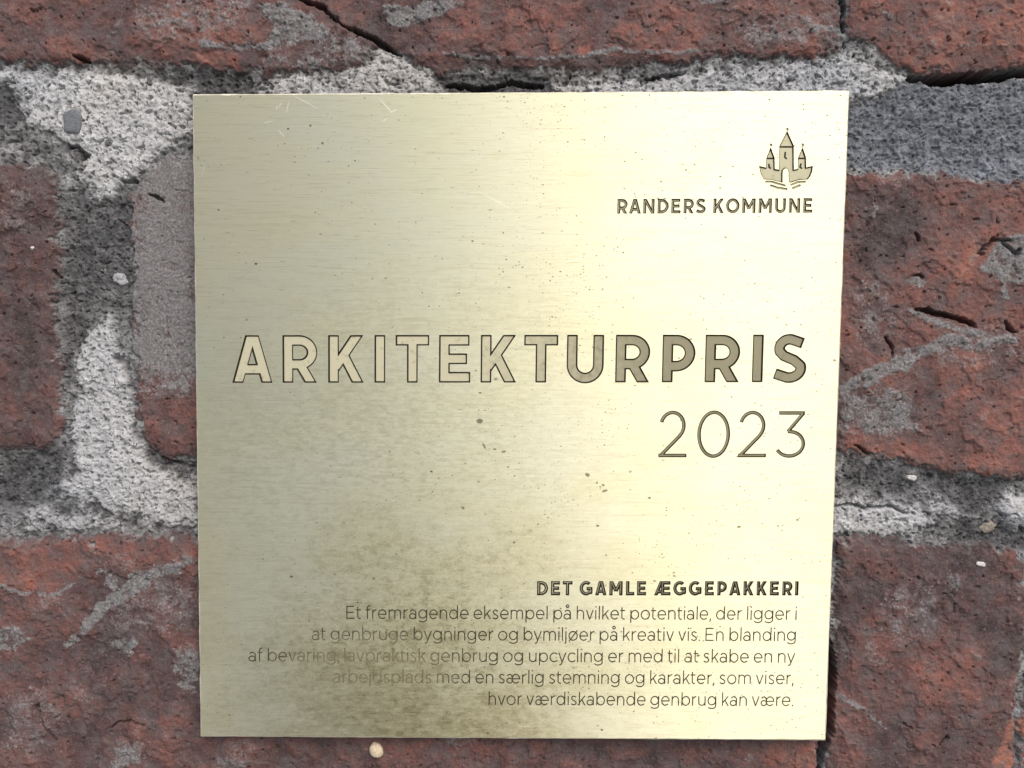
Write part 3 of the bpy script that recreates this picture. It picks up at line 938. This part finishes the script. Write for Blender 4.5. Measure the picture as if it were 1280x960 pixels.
def glyph(ch, w, W=None):
    """Strokes of one glyph, cap height 1. Returns (width, strokes, (ymin, ymax))."""
    h = w / 2
    X = 0.73
    if ch.isupper() or ch.isdigit():
        W = CAPW[ch] if W is None else W
        t = 1.06 * w
        clip = (0, 1)
        g = []
        if ch == 'A':
            k = t * 0.56
            g = [L(k - .08 * (W / 2 - k), -.08, W / 2 + .02 * 1 - .02, 1.0 + 0.0), L(W - k + .08 * (W / 2 - k), -.08, W / 2, 1.0)]
            d = (W / 2 - k - t * .10)
            g = [L(k - .1 * d, -.1, k + 1.1 * d, 1.1), L(W - k + .1 * d, -.1, W - k - 1.1 * d, 1.1), L(k + .26 * d, .285, W - k - .26 * d, .285)]
        elif ch == 'R' or ch == 'P':
            bh = .365 if ch == 'R' else .36
            y0 = 1 - h
            y1 = bh + (0.02 if ch == 'R' else -0.02)
            r = (y0 - y1) / 2
            We = W - (0.01 if ch == 'R' else 0)
            rx = min(r * 1.05, We - w)
            g = [L(h, 0, h, 1), C((h, y0), (We - h - rx, y0), arc(We - h - rx, y0 - r, rx, r, 90, -90), (h, y1))]
            if ch == 'R':
                sl = (W - t * .62) - (W * .50)
                g.append(L(W * .50 - sl * .0, y1 - .01, W - t * .62 + sl * .30, -.12))
        elif ch == 'K':
            g = [L(h, 0, h, 1)]
            ax, ay = h + .02, .30
            bx = W - t * .72
            sl = (bx - ax) / (1 - ay)
            g.append(L(ax - .0, ay, bx + sl * .12, 1.12))
            jx = ax + sl * .28
            jy = ay + .28
            cx = W - t * .66
            s2 = (cx - jx) / jy
            g.append(L(jx - s2 * .03, jy + .03, cx + s2 * .12, -.12))
            g[-2] = ('l', (ax, ay), (bx + sl * .12, 1.12))
        elif ch == 'I':
            W = w
            g = [L(h, 0, h, 1)]
        elif ch == 'T':
            g = [L(0, 1 - h * .97, W, 1 - h * .97), L(W / 2, 0, W / 2, 1)]
        elif ch == 'E':
            g = [L(h, 0, h, 1), L(0, 1 - h, W - .02, 1 - h), L(0, h, W, h), L(0, .5, W - .07, .5)]
        elif ch == 'L':
            g = [L(h, 0, h, 1), L(0, h, W, h)]
        elif ch == 'U':
            r = (W - w) / 2
            ry = min(r, .5)
            g = [C((h, 1), (h, ry + h - .02), arc(W / 2, ry + h - .02, r, ry, 180, 360), (W - h, 1))]
            clip = (-.02, 1)
        elif ch == 'N':
            g = [L(h, 0, h, 1), L(W - h, 0, W - h, 1), L(h * .95, 1.02, W - h * .95, -.02)]
        elif ch == 'M':
            g = [L(h, 0, h, 1), L(W - h, 0, W - h, 1), L(h * .9, 1.04, W / 2, .30), L(W - h * .9, 1.04, W / 2, .30)]
        elif ch == 'D':
            ry = .5 - h
            rx = min(ry * 1.02, W - w - .05)
            g = [L(h, 0, h, 1), C((h, 1 - h), (W - h - rx, 1 - h), arc(W - h - rx, .5, rx, ry, 90, -90), (h, h))]
        elif ch in 'O0':
            g = [O(W / 2, .5, W / 2 - h, .515 - h)]
            clip = (-.02, 1.02)
        elif ch == 'G':
            rx, ry = W / 2 - h + .02, .515 - h
            g = [C(arc(W / 2, .5, rx, ry, 48, 325), (W - h * .9, .20), (W - h * .9, .47)), L(W * .54, .47, W, .47)]
            clip = (-.02, 1.02)
        elif ch == 'S':
            r1 = (.515 - h) / 2
            rx1, rx2 = W * .44 - h, W * .5 - h
            cy1, cy2 = 1.015 - h - r1, -.015 + h + r1
            top = arc(W * .48, cy1, rx1, r1, 35, 180, 20)
            top = [(W * .93 - h * .3, 1.015 - h * 1.75)] + arc(W * .5, cy1, W * .45 - h, r1, 80, 195, 20)
            bot = arc(W * .5, cy2, rx2, r1, 15, -100, 20) + [(h * .55, h * 1.75 - .015)]
            g = [C(top, (W * .34, .555), (W * .64, .465), bot)]
            top = [(W * .95 - h * .35, .86 - h * .25), (W * .80, .96 - h * .55)] if False else top
            clip = (-.02, 1.02)
        elif ch == 'Æ':
            mx = W - .60
            d = mx - t * .2 - t * .56
            g = [L(t * .56 - .1 * d, -.1, t * .56 + 1.1 * d, 1.1), L(mx + h * .2, 0, mx + h * .2, 1), L(mx - .06, 1 - h, W - .02, 1 - h), L(mx, h, W, h), L(mx, .5, W - .06, .5), L(.2, .26, mx, .26)]
        elif ch == '2':
            rx, ry = W * .47 - h, .30 - h * .4
            g = [C(arc(W * .48, 1.01 - h - ry, rx, ry, 160, -22, 30), (W * .80, .46), (h * 1.1, h)), L(0, h, W, h)]
            cy = 1.01 - h - ry
            e = arc(W * .48, cy, rx, ry, 165, -35, 34)
            g = [C(e, (e[-1][0] - .05, e[-1][1] - .07), (h * 1.0 + .02, h + .01)), L(0, h, W, h)]
            clip = (0, 1.02)
        elif ch == '3':
            ry = .30 - h * .9
            rx = W * .54 - h
            cy = -.012 + h + ry
            g = [L(W * .08, 1 - h, W * .97, 1 - h), L(W * .93, 1 - h, W * .40, 2 * ry + cy - ry - .0),
                 C((W * .40, cy + ry), (W * .47, cy + ry), arc(W * .47, cy, rx, ry, 88, -150, 36))]
            clip = (-.02, 1)
        return W, g, clip
    clip = (-.35, 1.3)
    rb = X / 2 - h + .012          # bowl radius
    bw = .70
    if ch in 'oø':
        W = .74
        g = [O(W / 2, X / 2, W / 2 - h, rb)]
        if ch == 'ø':
            g.append(L(.04, -.06, W - .04, X + .06))
    elif ch in 'bdpgq':
        W = .71
        g = []
        if ch in 'bp':
            g = [O(W / 2 + .01, X / 2, W / 2 - h - .01, rb), L(h, -.25 if ch == 'p' else 0, h, X if ch == 'p' else 1.04)]
        elif ch == 'd':
            g = [O(W / 2 - .01, X / 2, W / 2 - h - .01, rb), L(W - h, 0, W - h, 1.04)]
        else:
            g = [O(W / 2 - .01, X / 2 + .02, W / 2 - h - .01, rb - .02), C((W - h, X), (W - h, .0), arc(W / 2 - .01, .0, W / 2 - h + .01, .225 - h + .03, 0, -152))]
    elif ch in 'nhu':
        W = .60
        r = W / 2 - h
        if ch == 'u':
            g = [C((h, X), (h, r + h - .01), arc(W / 2, r + h - .01, r, r, 180, 360), (W - h, X)), L(W - h, 0, W - h, X)]
        else:
            g = [L(h, 0, h, X if ch == 'n' else 1.04), C((h, X - r - h), arc(W / 2, X - r - h + .01, r, r, 180, 0), (W - h, 0))]
    elif ch == 'm':
        W = 1.0
        r = (W - w) / 4
        g = [L(h, 0, h, X), C((h, X - r - h), arc(h + r, X - r - h + .01, r, r, 180, 0), (h + 2 * r, 0)), C((h + 2 * r, X - r - h), arc(h + 3 * r, X - r - h + .01, r, r, 180, 0), (W - h, 0))]
    elif ch == 'r':
        W = .36
        g = [L(h, 0, h, X), C((h, X - .30), arc(W, X - .32, W - h, .30 - h * .2, 180, 92, 14))]
    elif ch in 'il':
        W = w
        g = [L(h, 0, h, X if ch == 'i' else 1.04)]
        if ch == 'i':
            g.append(L(h, .92, h, 1.02))
            g.append(dot(h, .965, h * 1.25))
    elif ch == 'j':
        W = w
        g = [C((h, X), (h, -.12), arc(h - .12, -.12, .12, .12 - h + .02, 0, -80, 10)), dot(h, .965, h * 1.25)]
    elif ch == 'e':
        W = .69
        rx = W / 2 - h
        g = [C((W - h, X / 2 + .01), arc(W / 2, X / 2, rx, rb, 2, 318, 44)), L(h, X / 2 - .005, W - h + h, X / 2 - .005)]
    elif ch == 'c':
        W = .62
        g = [C(arc(.37, X / 2, .37 - h, rb, 42, 318, 40))]
    elif ch in 'aå':
        W = .57
        r = .20
        g = [C(arc(.30, X - h - .235, .25, .245, 150, 90, 10), arc(W - h - .235, X - h - .235 + .01, .235, .235, 90, 0, 14), (W - h, 0)),
             ('o', arc(W / 2 - .02, .22, W / 2 - h - .0, .225 - h + .01, 0, 360, 40))]
        if ch == 'å':
            g.append(O(W / 2 + .01, 1.0, .10, .10))
    elif ch == 'æ':
        W = 1.10
        rx = .30
        cx = W - h - rx
        g = [C(arc(.27, X - h - .235, .22, .245, 150, 90, 10), arc(cx - rx - .22, X - h - .235 + .01, .22, .235, 90, 0, 14), (cx - rx, .2)),
             O(.26, .22, .26 - h, .225 - h + .01), C((W - h, X / 2 + .01), arc(cx, X / 2, rx, rb, 2, 318, 44)), L(cx - rx, X / 2 - .005, W, X / 2 - .005)]
    elif ch == 'f':
        W = .40
        x = .15
        g = [C((x, 0), (x, .82), arc(x + .19, .82, .19, .22 - h + .02, 180, 82, 14)), L(0, X - h, W - .04, X - h)]
    elif ch == 't':
        W = .40
        x = .13
        g = [C((x, .93), (x, .2), arc(x + .19, .2, .19, .2 - h + .015, 180, 285, 14)), L(0, X - h, W - .02, X - h)]
    elif ch == 'k':
        W = .56
        g = [L(h, 0, h, 1.04), L(h, .22, W - .06, X + .05), L(.24, .43, W - .02, -.05)]
        clip = (0, 1.04)
        g[1] = L(h, .22, W - .065, X)
    elif ch in 'v':
        W = .64
        g = [L(h * .9, X + .05, W / 2 + .005, -.02), L(W - h * .9, X + .05, W / 2 - .005, -.02)]
        clip = (0, X)
    elif ch == 'y':
        W = .64
        g = [L(h * .9, X, W / 2, .0), C((W - h * .9, X), (W / 2 - .06, -.12), arc(W / 2 - .19, -.10, .14, .15 - h, -20, -110, 10))]
    elif ch == 's':
        W = .50
        r1 = (X + .02 - w) / 4
        g = [C([(W - .055, X - .12)], arc(W * .49, X + .01 - h - r1, W * .42 - h, r1, 62, 190, 16), (W * .36, X / 2 + .03), (W * .62, X / 2 - .025), arc(W * .5, -.01 + h + r1, W * .47 - h, r1, 12, -115, 16), [(.04, .115)])]
    elif ch == '.':
        W = w * 1.2
        g = [dot(W / 2, h * 1.15, h * 1.25)]
    elif ch == ',':
        W = w * 1.2
        g = [dot(W / 2, h * 1.15, h * 1.25), L(W / 2 + h * .6, h, W / 2 - .05, -.15)]
    else:
        raise KeyError(ch)
    return W, g, clip


def glyph_sdf(g, clip, w, gx, gy):
    h = w / 2
    out = np.full(gx.shape, 1e9)
    for s in g:
        if s[0] == 'l':
            (ax, ay), (bx, by) = s[1], s[2]
            ln = math.hypot(bx - ax, by - ay)
            ex, ey = (bx - ax) / ln, (by - ay) / ln
            a = (gx - ax) * ex + (gy - ay) * ey
            p = -(gx - ax) * ey + (gy - ay) * ex
            dx, dy = np.abs(a - ln / 2) - ln / 2, np.abs(p) - h
            d = np.minimum(np.maximum(dx, dy), 0) + np.hypot(np.maximum(dx, 0), np.maximum(dy, 0))
        elif s[0] == 'd':
            d = np.hypot(gx - s[1][0], gy - s[1][1]) - s[2]
        else:
            pts = s[1]
            d = line_sdf(gx, gy, pts, h)
            if s[0] == 'c':
                for a, b in ((pts[1], pts[0]), (pts[-2], pts[-1])):       # flat stroke ends
                    ln = math.hypot(b[0] - a[0], b[1] - a[1])
                    ex, ey = (b[0] - a[0]) / ln, (b[1] - a[1]) / ln
                    al = (gx - b[0]) * ex + (gy - b[1]) * ey
                    near = np.hypot(gx - b[0], gy - b[1]) < 1.35 * w
                    pe = np.abs(-(gx - b[0]) * ey + (gy - b[1]) * ex)
                    d = np.where(near & (pe < h * 1.25) & (al > -h), np.maximum(d, al), d)
        out = np.minimum(out, d)
    return np.maximum(out, np.maximum(clip[0] - gy, gy - clip[1]))


def contours(f, x0, y0, st, level):
    """Closed iso-lines of a sampled field (marching squares), counter free of order."""
    f = f - level
    f = np.where(np.abs(f) < 1e-7, 1e-7, f)
    s = f < 0
    cells = np.argwhere((s[:-1, :-1] ^ s[1:, 1:]) | (s[:-1, 1:] ^ s[1:, :-1]) | (s[:-1, :-1] ^ s[:-1, 1:]))
    nxt = {}
    for j, i in cells:
        k = s[j, i] * 1 + s[j, i + 1] * 2 + s[j + 1, i + 1] * 4 + s[j + 1, i] * 8
        B, Rr, T, Lf = ('h', j, i), ('v', j, i + 1), ('h', j + 1, i), ('v', j, i)
        seg = {1: [(Lf, B)], 2: [(B, Rr)], 3: [(Lf, Rr)], 4: [(Rr, T)], 5: [(Lf, T), (Rr, B)], 6: [(B, T)], 7: [(Lf, T)], 8: [(T, Lf)], 9: [(T, B)],
               10: [(T, Rr), (B, Lf)], 11: [(T, Rr)], 12: [(Rr, Lf)], 13: [(Rr, B)], 14: [(B, Lf)]}.get(int(k), [])
        for a, b in seg:
            nxt[a] = b
    loops = []
    while nxt:
        a0 = next(iter(nxt))
        lp, a = [], a0
        while a in nxt:
            b = nxt.pop(a)
            lp.append(a)
            a = b
        if len(lp) < 6:
            continue
        pts = []
        for kd, j, i in lp:
            if kd == 'h':
                t = f[j, i] / (f[j, i] - f[j, i + 1])
                pts.append((x0 + (i + t) * st, y0 + j * st))
            else:
                t = f[j, i] / (f[j, i] - f[j + 1, i])
                pts.append((x0 + i * st, y0 + (j + t) * st))
        loops.append(simplify(pts, st * 0.12))
    return [l for l in loops if len(l) >= 3]


def simplify(pts, tol):
    def dp(a):
        keep = np.zeros(len(a), bool)
        keep[0] = keep[-1] = True
        st = [(0, len(a) - 1)]
        while st:
            i, j = st.pop()
            if j <= i + 1:
                continue
            e = a[j] - a[i]
            ln = np.hypot(*e)
            q = a[i + 1:j] - a[i]
            d = np.abs(q[:, 0] * e[1] - q[:, 1] * e[0]) / ln if ln > 1e-12 else np.hypot(q[:, 0], q[:, 1])
            k = int(np.argmax(d))
            if d[k] > tol:
                keep[i + 1 + k] = True
                st += [(i, i + 1 + k), (i + 1 + k, j)]
        return a[keep]
    a = np.array(pts)
    far = int(np.argmax(np.hypot(*(a - a[0]).T)))
    x = dp(a[:far + 1])
    y = dp(np.concatenate([a[far:], a[:1]]))
    return np.concatenate([x[:-1], y[:-1]]).tolist()


def cdt(loops):
    vs_, es = [], []
    for lp in loops:
        n0 = len(vs_)
        vs_ += [Vector(p) for p in lp]
        es += [(n0 + i, n0 + (i + 1) % len(lp)) for i in range(len(lp))]
    r = delaunay_2d_cdt(vs_, es, [], 0, 1e-7)
    return np.array([(v.x, v.y) for v in r[0]]), np.array([f for f in r[2]], int), r[3]


def inside_count(pts, loops):
    cnt = np.zeros(len(pts), int)
    px, py = pts[:, 0], pts[:, 1]
    for lp in loops:
        a = np.array(lp)
        lo, hi = a.min(0), a.max(0)
        sel = np.nonzero((px >= lo[0]) & (px <= hi[0]) & (py >= lo[1]) & (py <= hi[1]))[0]
        if not len(sel):
            continue
        b = np.roll(a, -1, 0)
        x, y = px[sel, None], py[sel, None]
        c_ = ((a[:, 1] > y) != (b[:, 1] > y)) & (x < (b[:, 0] - a[:, 0]) * (y - a[:, 1]) / (b[:, 1] - a[:, 1] + 1e-18) + a[:, 0])
        cnt[sel] += c_.sum(1) % 2
    return cnt


class Cut:
    """An engraved shape: rim loops, and a mesh of a dark sloping flank and a flat floor."""
    def __init__(self, field, x0, y0, st, ring, inner_field=None):
        self.rim = contours(field, x0, y0, st, 0.0)
        inner = contours(field if inner_field is None else inner_field, x0, y0, st, -ring)
        loops = self.rim + inner
        v, f, orig = cdt(loops)
        nrim = sum(len(l) for l in self.rim)
        low = np.array([min(o) >= nrim if len(o) else True for o in orig])
        cen = v[f].mean(1)
        a, b = inside_count(cen, self.rim) % 2, inside_count(cen, inner) % 2
        keep = a == 1
        self.v, self.f, self.low, self.floor = v, f[keep], low, b[keep] == 1


ALL_RIMS = []          # pixel loops to be cut out of the plaque's face


def lean(x):
    return (10 + (-40) * (x - 245) / 800) / 808


class Lettering:
    def __init__(self):
        self.v, self.f, self.m = [], [], []
        self.n = 0

    def add(self, cut, to_px, depth):
        p = to_px(cut.v)
        w_ = unproject(p[:, 0], p[:, 1], PLATE_Y)
        w_[:, 1] += np.where(cut.low, depth, 0.0)
        self.v.append(w_)
        self.f.append(cut.f + self.n)
        self.m.append(np.where(cut.floor, 1, 0))
        self.n += len(w_)
        for lp in cut.rim:
            ALL_RIMS.append(to_px(np.array(lp)).tolist())

    def build(self, name, mats, parent, label):
        f = np.concatenate(self.f)
        v = np.concatenate(self.v)
        a, b, c_ = v[f[:, 0]], v[f[:, 1]], v[f[:, 2]]
        flip = np.cross(b - a, c_ - a)[:, 1] > 0
        f[flip] = f[flip][:, ::-1]
        o = mesh_obj(name, v, f, mats, parent, np.concatenate(self.m))
        o['label'] = label
        return o


_cache = {}


def glyph_cut(ch, w, W, ring, st):
    key = (ch, round(w, 4), None if W is None else round(W, 3), ring)
    if key not in _cache:
        gw, g, clip = glyph(ch, w, W)
        x = np.arange(-.16, gw + .16, st)
        y = np.arange(-.42, 1.30, st)
        gx, gy = np.meshgrid(x, y)
        _cache[key] = (gw, Cut(glyph_sdf(g, clip, w, gx, gy), x[0], y[0], st, ring))
    return _cache[key]


def put_glyph(let, ch, x, y, H, w, ring_px, depth, st, W=None, sx=1.0):
    gw, cut = glyph_cut(ch, w, W, round(ring_px / H, 5), st)

    def to_px(v):
        return np.stack([x + v[:, 0] * H * sx - lean(x) * v[:, 1] * H * -1 * -1, y - v[:, 1] * H], 1)
    let.add(cut, to_px, depth)
    return gw


def put_line(let, text, x0, x1, y0, y1, H, w, ring_px, depth, st, track=0.0, space=0.30):
    """Set a line between two measured ends; y0 and y1 are the baseline at either end."""
    def run():
        pos, out, prev = 0.0, [], None
        for ch in text:
            if ch == ' ':
                pos += space
                prev = None if prev is None else prev
                continue
            if out:
                pos += BEAR[prev] + BEAR[SIDE.get(ch, 'SS')[0]] + track
            gw = glyph(ch, w)[0]
            out.append((ch, pos))
            pos += gw
            prev = SIDE.get(ch, 'SS')[1]
        return out, pos
    out, tot = run()
    sx = (x1 - x0) / (tot * H)
    for ch, pos in out:
        x = x0 + pos * H * sx
        y_ = y0 + (y1 - y0) * (x - x0) / (x1 - x0)
        put_glyph(let, ch, x, y_, H, w, ring_px, depth, st, None, sx)
    return sx


plaque = empty('plaque', (0.0, PLATE_Y + 0.001, float(unproject(640, 520, PLATE_Y)[2])))
tag(plaque, 'square brushed brass award plaque with engraved Danish lettering, mounted on the brick wall', 'plaque')

# the award title, every letter at its measured place
t = Lettering()
for ch, a, b in (('A', 289.2, 341.6), ('R', 353.2, 397.4), ('K', 410.2, 456.5), ('I', 468, 481.5), ('T', 494.3, 536.3), ('E', 548.5, 587.8), ('K', 600.6, 646.9),
                 ('T', 654.6, 697.2), ('U', 708, 754.3), ('R', 768.8, 812.7), ('P', 827.2, 868.5), ('R', 880.6, 924.9), ('I', 939.7, 953.5), ('S', 964.3, 1007.3)):
    f_ = (a - 289) / 718
    H = 59.6
    base = 478.6 - 0.8 * f_
    W = (b - a) / H
    put_glyph(t, ch, a, base, H, 0.226, 1.9, 0.00028, 0.0125, None if ch == 'I' else W)
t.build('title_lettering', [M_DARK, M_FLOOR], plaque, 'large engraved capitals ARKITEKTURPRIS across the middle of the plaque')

t = Lettering()
for ch, a, b in (('2', 822.9, 858), ('0', 870.8, 911.8), ('2', 922.3, 957.4), ('3', 969.2, 1005.5)):
    H = 57.6
    put_glyph(t, ch, a, 571.6, H, 0.078, 1.2, 0.00025, 0.008, (b - a) / H)
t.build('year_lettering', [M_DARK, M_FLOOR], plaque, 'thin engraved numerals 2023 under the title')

t = Lettering()
put_line(t, 'RANDERS KOMMUNE', 771.6, 1015.2, 267.0, 265.8, 18.2, 0.21, 1.2, 0.00025, 0.014, 0.06, 0.36)
t.build('municipality_lettering', [M_DARK, M_FLOOR], plaque, 'small engraved capitals RANDERS KOMMUNE under the castle emblem')

t = Lettering()
put_line(t, 'DET GAMLE ÆGGEPAKKERI', 671.2, 997.8, 744.2, 744.4, 17.8, 0.245, 1.6, 0.0003, 0.014, 0.07, 0.38)
t.build('heading_lettering', [M_DARK, M_FLOOR], plaque, 'small bold dark capitals DET GAMLE ÆGGEPAKKERI above the paragraph')

for text, x0, x1, y0, y1 in (
    ('Et fremragende eksempel på hvilket potentiale, der ligger i', 432.9, 995.5, 773.6, 774.9),
    ('at genbruge bygninger og bymiljøer på kreativ vis. En blanding', 390.0, 994.6, 800.2, 801.4),
    ('af bevaring, lavpraktisk genbrug og upcycling er med til at skabe en ny', 310.9, 993.8, 826.8, 828.4),
    ('arbejdsplads med en særlig stemning og karakter, som viser,', 416.3, 991.8, 853.8, 855.4),
    ('hvor værdiskabende genbrug kan være.', 610.7, 991.4, 881.2, 882.7),
):
    t = Lettering()
    put_line(t, text, x0, x1, y0, y1, 16.4, 0.090, 0.40, 0.00016, 0.012, 0.02, 0.27)
    t.build('paragraph_lettering', [M_THIN, M_THIN], plaque, 'thin engraved line reading ' + text.split(',')[0].split('.')[0])


# the emblem: a towered castle ship over waves, cut into the metal
def px_cut(field_fn, box, ring, st=0.16):
    x = np.arange(box[0], box[2], st)
    y = np.arange(box[1], box[3], st)
    gx, gy = np.meshgrid(x, y)
    return Cut(field_fn(gx, gy), x[0], y[0], st, ring)


t = Lettering()
same = lambda v: v
roofs = ([(984, 164.0), (974.2, 183.2), (992.6, 183.2)], [(963.3, 184.4), (958.5, 197.6), (968.2, 197.6)], [(1003.2, 184.4), (997.8, 197.6), (1007.6, 197.6)])
hull = [(949, 207.6), (957.9, 209.7), (958.1, 197.6), (968.0, 197.6), (968.4, 211.4), (974.2, 212.4), (974.4, 183.2), (991.9, 183.2), (992.2, 212.3), (997.4, 211.2), (997.6, 197.6), (1007.3, 197.6),
        (1007.6, 209.6), (1016, 207.5), (1014.9, 214.6), (1012.3, 220.8), (1009.4, 224.2), (1002.9, 224.5), (996.7, 225.5), (987.8, 228.3), (986.2, 227), (986.0, 214.6), (984.8, 211.4), (982.6, 210.1), (980.2, 211.0),
        (978.4, 213.4), (978.1, 217.5), (978.1, 228.2), (971.7, 226.6), (964.4, 224.5), (955, 224.2), (951.4, 217.7)]
ex_, ey_ = np.arange(945, 1020, 0.16), np.arange(160, 232, 0.16)
egx, egy = np.meshgrid(ex_, ey_)
em_in = poly_sdf(egx, egy, hull)
for poly in roofs:
    em_in = np.minimum(em_in, poly_sdf(egx, egy, poly))
em_rim = em_in - 0.25
for a in ([(982.2, 190.2), (981.6, 196), (983.4, 197.8)], [(961.7, 205.2), (961.8, 208.4), (963.4, 209.8)], [(1001.9, 204.6), (1000.6, 208.2), (1002.6, 209.8)]):
    em_in = np.maximum(em_in, -line_sdf(egx, egy, a, 0.0))  # shadows at the tower windows drawn as dark strokes
t.add(Cut(em_rim, ex_[0], ey_[0], 0.16, 1.1, em_in), same, 0.00028)
for pts, r in (([(957.5, 227.1), (964.4, 227.0), (971.7, 229.4), (981, 232)], 1.25), ([(963.6, 231.9), (971.7, 234.6), (983, 236.4)], 1.4),
               ([(989, 231), (996.7, 227.8), (1006.4, 227.0)], 1.25), ([(991, 235.2), (999.6, 231.8)], 1.4)):
    t.add(px_cut(lambda gx, gy: line_sdf(gx, gy, pts, r), (950, 222, 1012, 242), 0.5), same, 0.0002)
for x, y in ((984.2, 161.6), (963.6, 181.2), (1003.4, 181.0)):
    t.add(px_cut(lambda gx, gy: np.hypot(gx - x, gy - y) - 1.7, (x - 4, y - 4, x + 4, y + 4), 0.6), same, 0.0002)
t.build('emblem', [M_DARK, M_PALE], plaque, 'engraved castle with three pointed towers on a ship hull over waves')

# the plate itself: face with the lettering cut through, eased edge, sides and back
corners = [(240.2, 117.4), (1062.3, 112.8), (1032.4, 926.0), (250.2, 921.2)]


def rounded(cs, inset, r, n=5):
    cs = np.array(cs, float)
    out = []
    cen = cs.mean(0)
    k = len(cs)
    ins = []
    for i in range(k):
        a, b, c_ = cs[i - 1], cs[i], cs[(i + 1) % k]
        u1, u2 = (a - b) / np.hypot(*(a - b)), (c_ - b) / np.hypot(*(c_ - b))
        ins.append(b + (u1 + u2) * inset)
    for i in range(k):
        b = ins[i]
        a, c_ = ins[i - 1], ins[(i + 1) % k]
        u1, u2 = (a - b) / np.hypot(*(a - b)), (c_ - b) / np.hypot(*(c_ - b))
        p0, p1 = b + u1 * r, b + u2 * r
        for j in range(n + 1):
            s = j / n
            out.append(((1 - s) ** 2 * p0 + 2 * s * (1 - s) * b + s * s * p1).tolist())
    return out


def wander(loop, seed):
    """Sample the outline densely and let the sawn edge wander by a fraction of a pixel."""
    out = []
    for i in range(len(loop)):
        a, b = np.array(loop[i]), np.array(loop[(i + 1) % len(loop)])
        n = max(1, int(np.hypot(*(b - a)) / 7))
        for j in range(n):
            out.append(a + (b - a) * j / n)
    out = np.array(out)
    out[:, 0] += 0.7 * fbm(out[:, 0], out[:, 1], 30, 3, seed)
    out[:, 1] += 0.7 * fbm(out[:, 0], out[:, 1], 30, 3, seed + 5)
    return out.tolist()


outer = wander(rounded(corners, 0.0, 2.0), 61)
inner = wander(rounded(corners, 1.7, 2.0), 71)
loops = [outer, inner] + ALL_RIMS
v, f, orig = cdt(loops)
cen = v[f].mean(1)
ins_o = inside_count(cen, [outer])
holes = inside_count(cen, ALL_RIMS) % 2
f = f[(ins_o == 1) & (holes == 0)]
n_out = len(outer)
is_out = np.array([len(o) > 0 and min(o) < n_out for o in orig])
w3 = unproject(v[:, 0], v[:, 1], PLATE_Y)
w3[is_out, 1] += 0.00022
a, b, c_ = w3[f[:, 0]], w3[f[:, 1]], w3[f[:, 2]]
fl = np.cross(b - a, c_ - a)[:, 1] > 0
f[fl] = f[fl][:, ::-1]
ring_idx = []
pos = {o[0] if False else k: i for i, o in enumerate(orig) for k in o if k < n_out}
ring_idx = [pos[k] for k in range(n_out)]
base_n = len(w3)
back = w3[ring_idx].copy()
back[:, 1] = PLATE_Y + 0.002
verts = np.concatenate([w3, back])
faces = [tuple(x) for x in f.tolist()]
for i in range(n_out):
    j = (i + 1) % n_out
    faces.append((ring_idx[i], ring_idx[j], base_n + j, base_n + i))
faces.append(tuple(base_n + i for i in range(n_out)))
edge_f = np.zeros(len(faces), int)
edge_f[:len(f)] = is_out[f].any(1)
edge_f[len(f):] = 2
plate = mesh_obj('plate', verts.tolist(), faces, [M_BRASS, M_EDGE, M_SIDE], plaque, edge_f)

print('scene built', len(verts), 'plate verts')
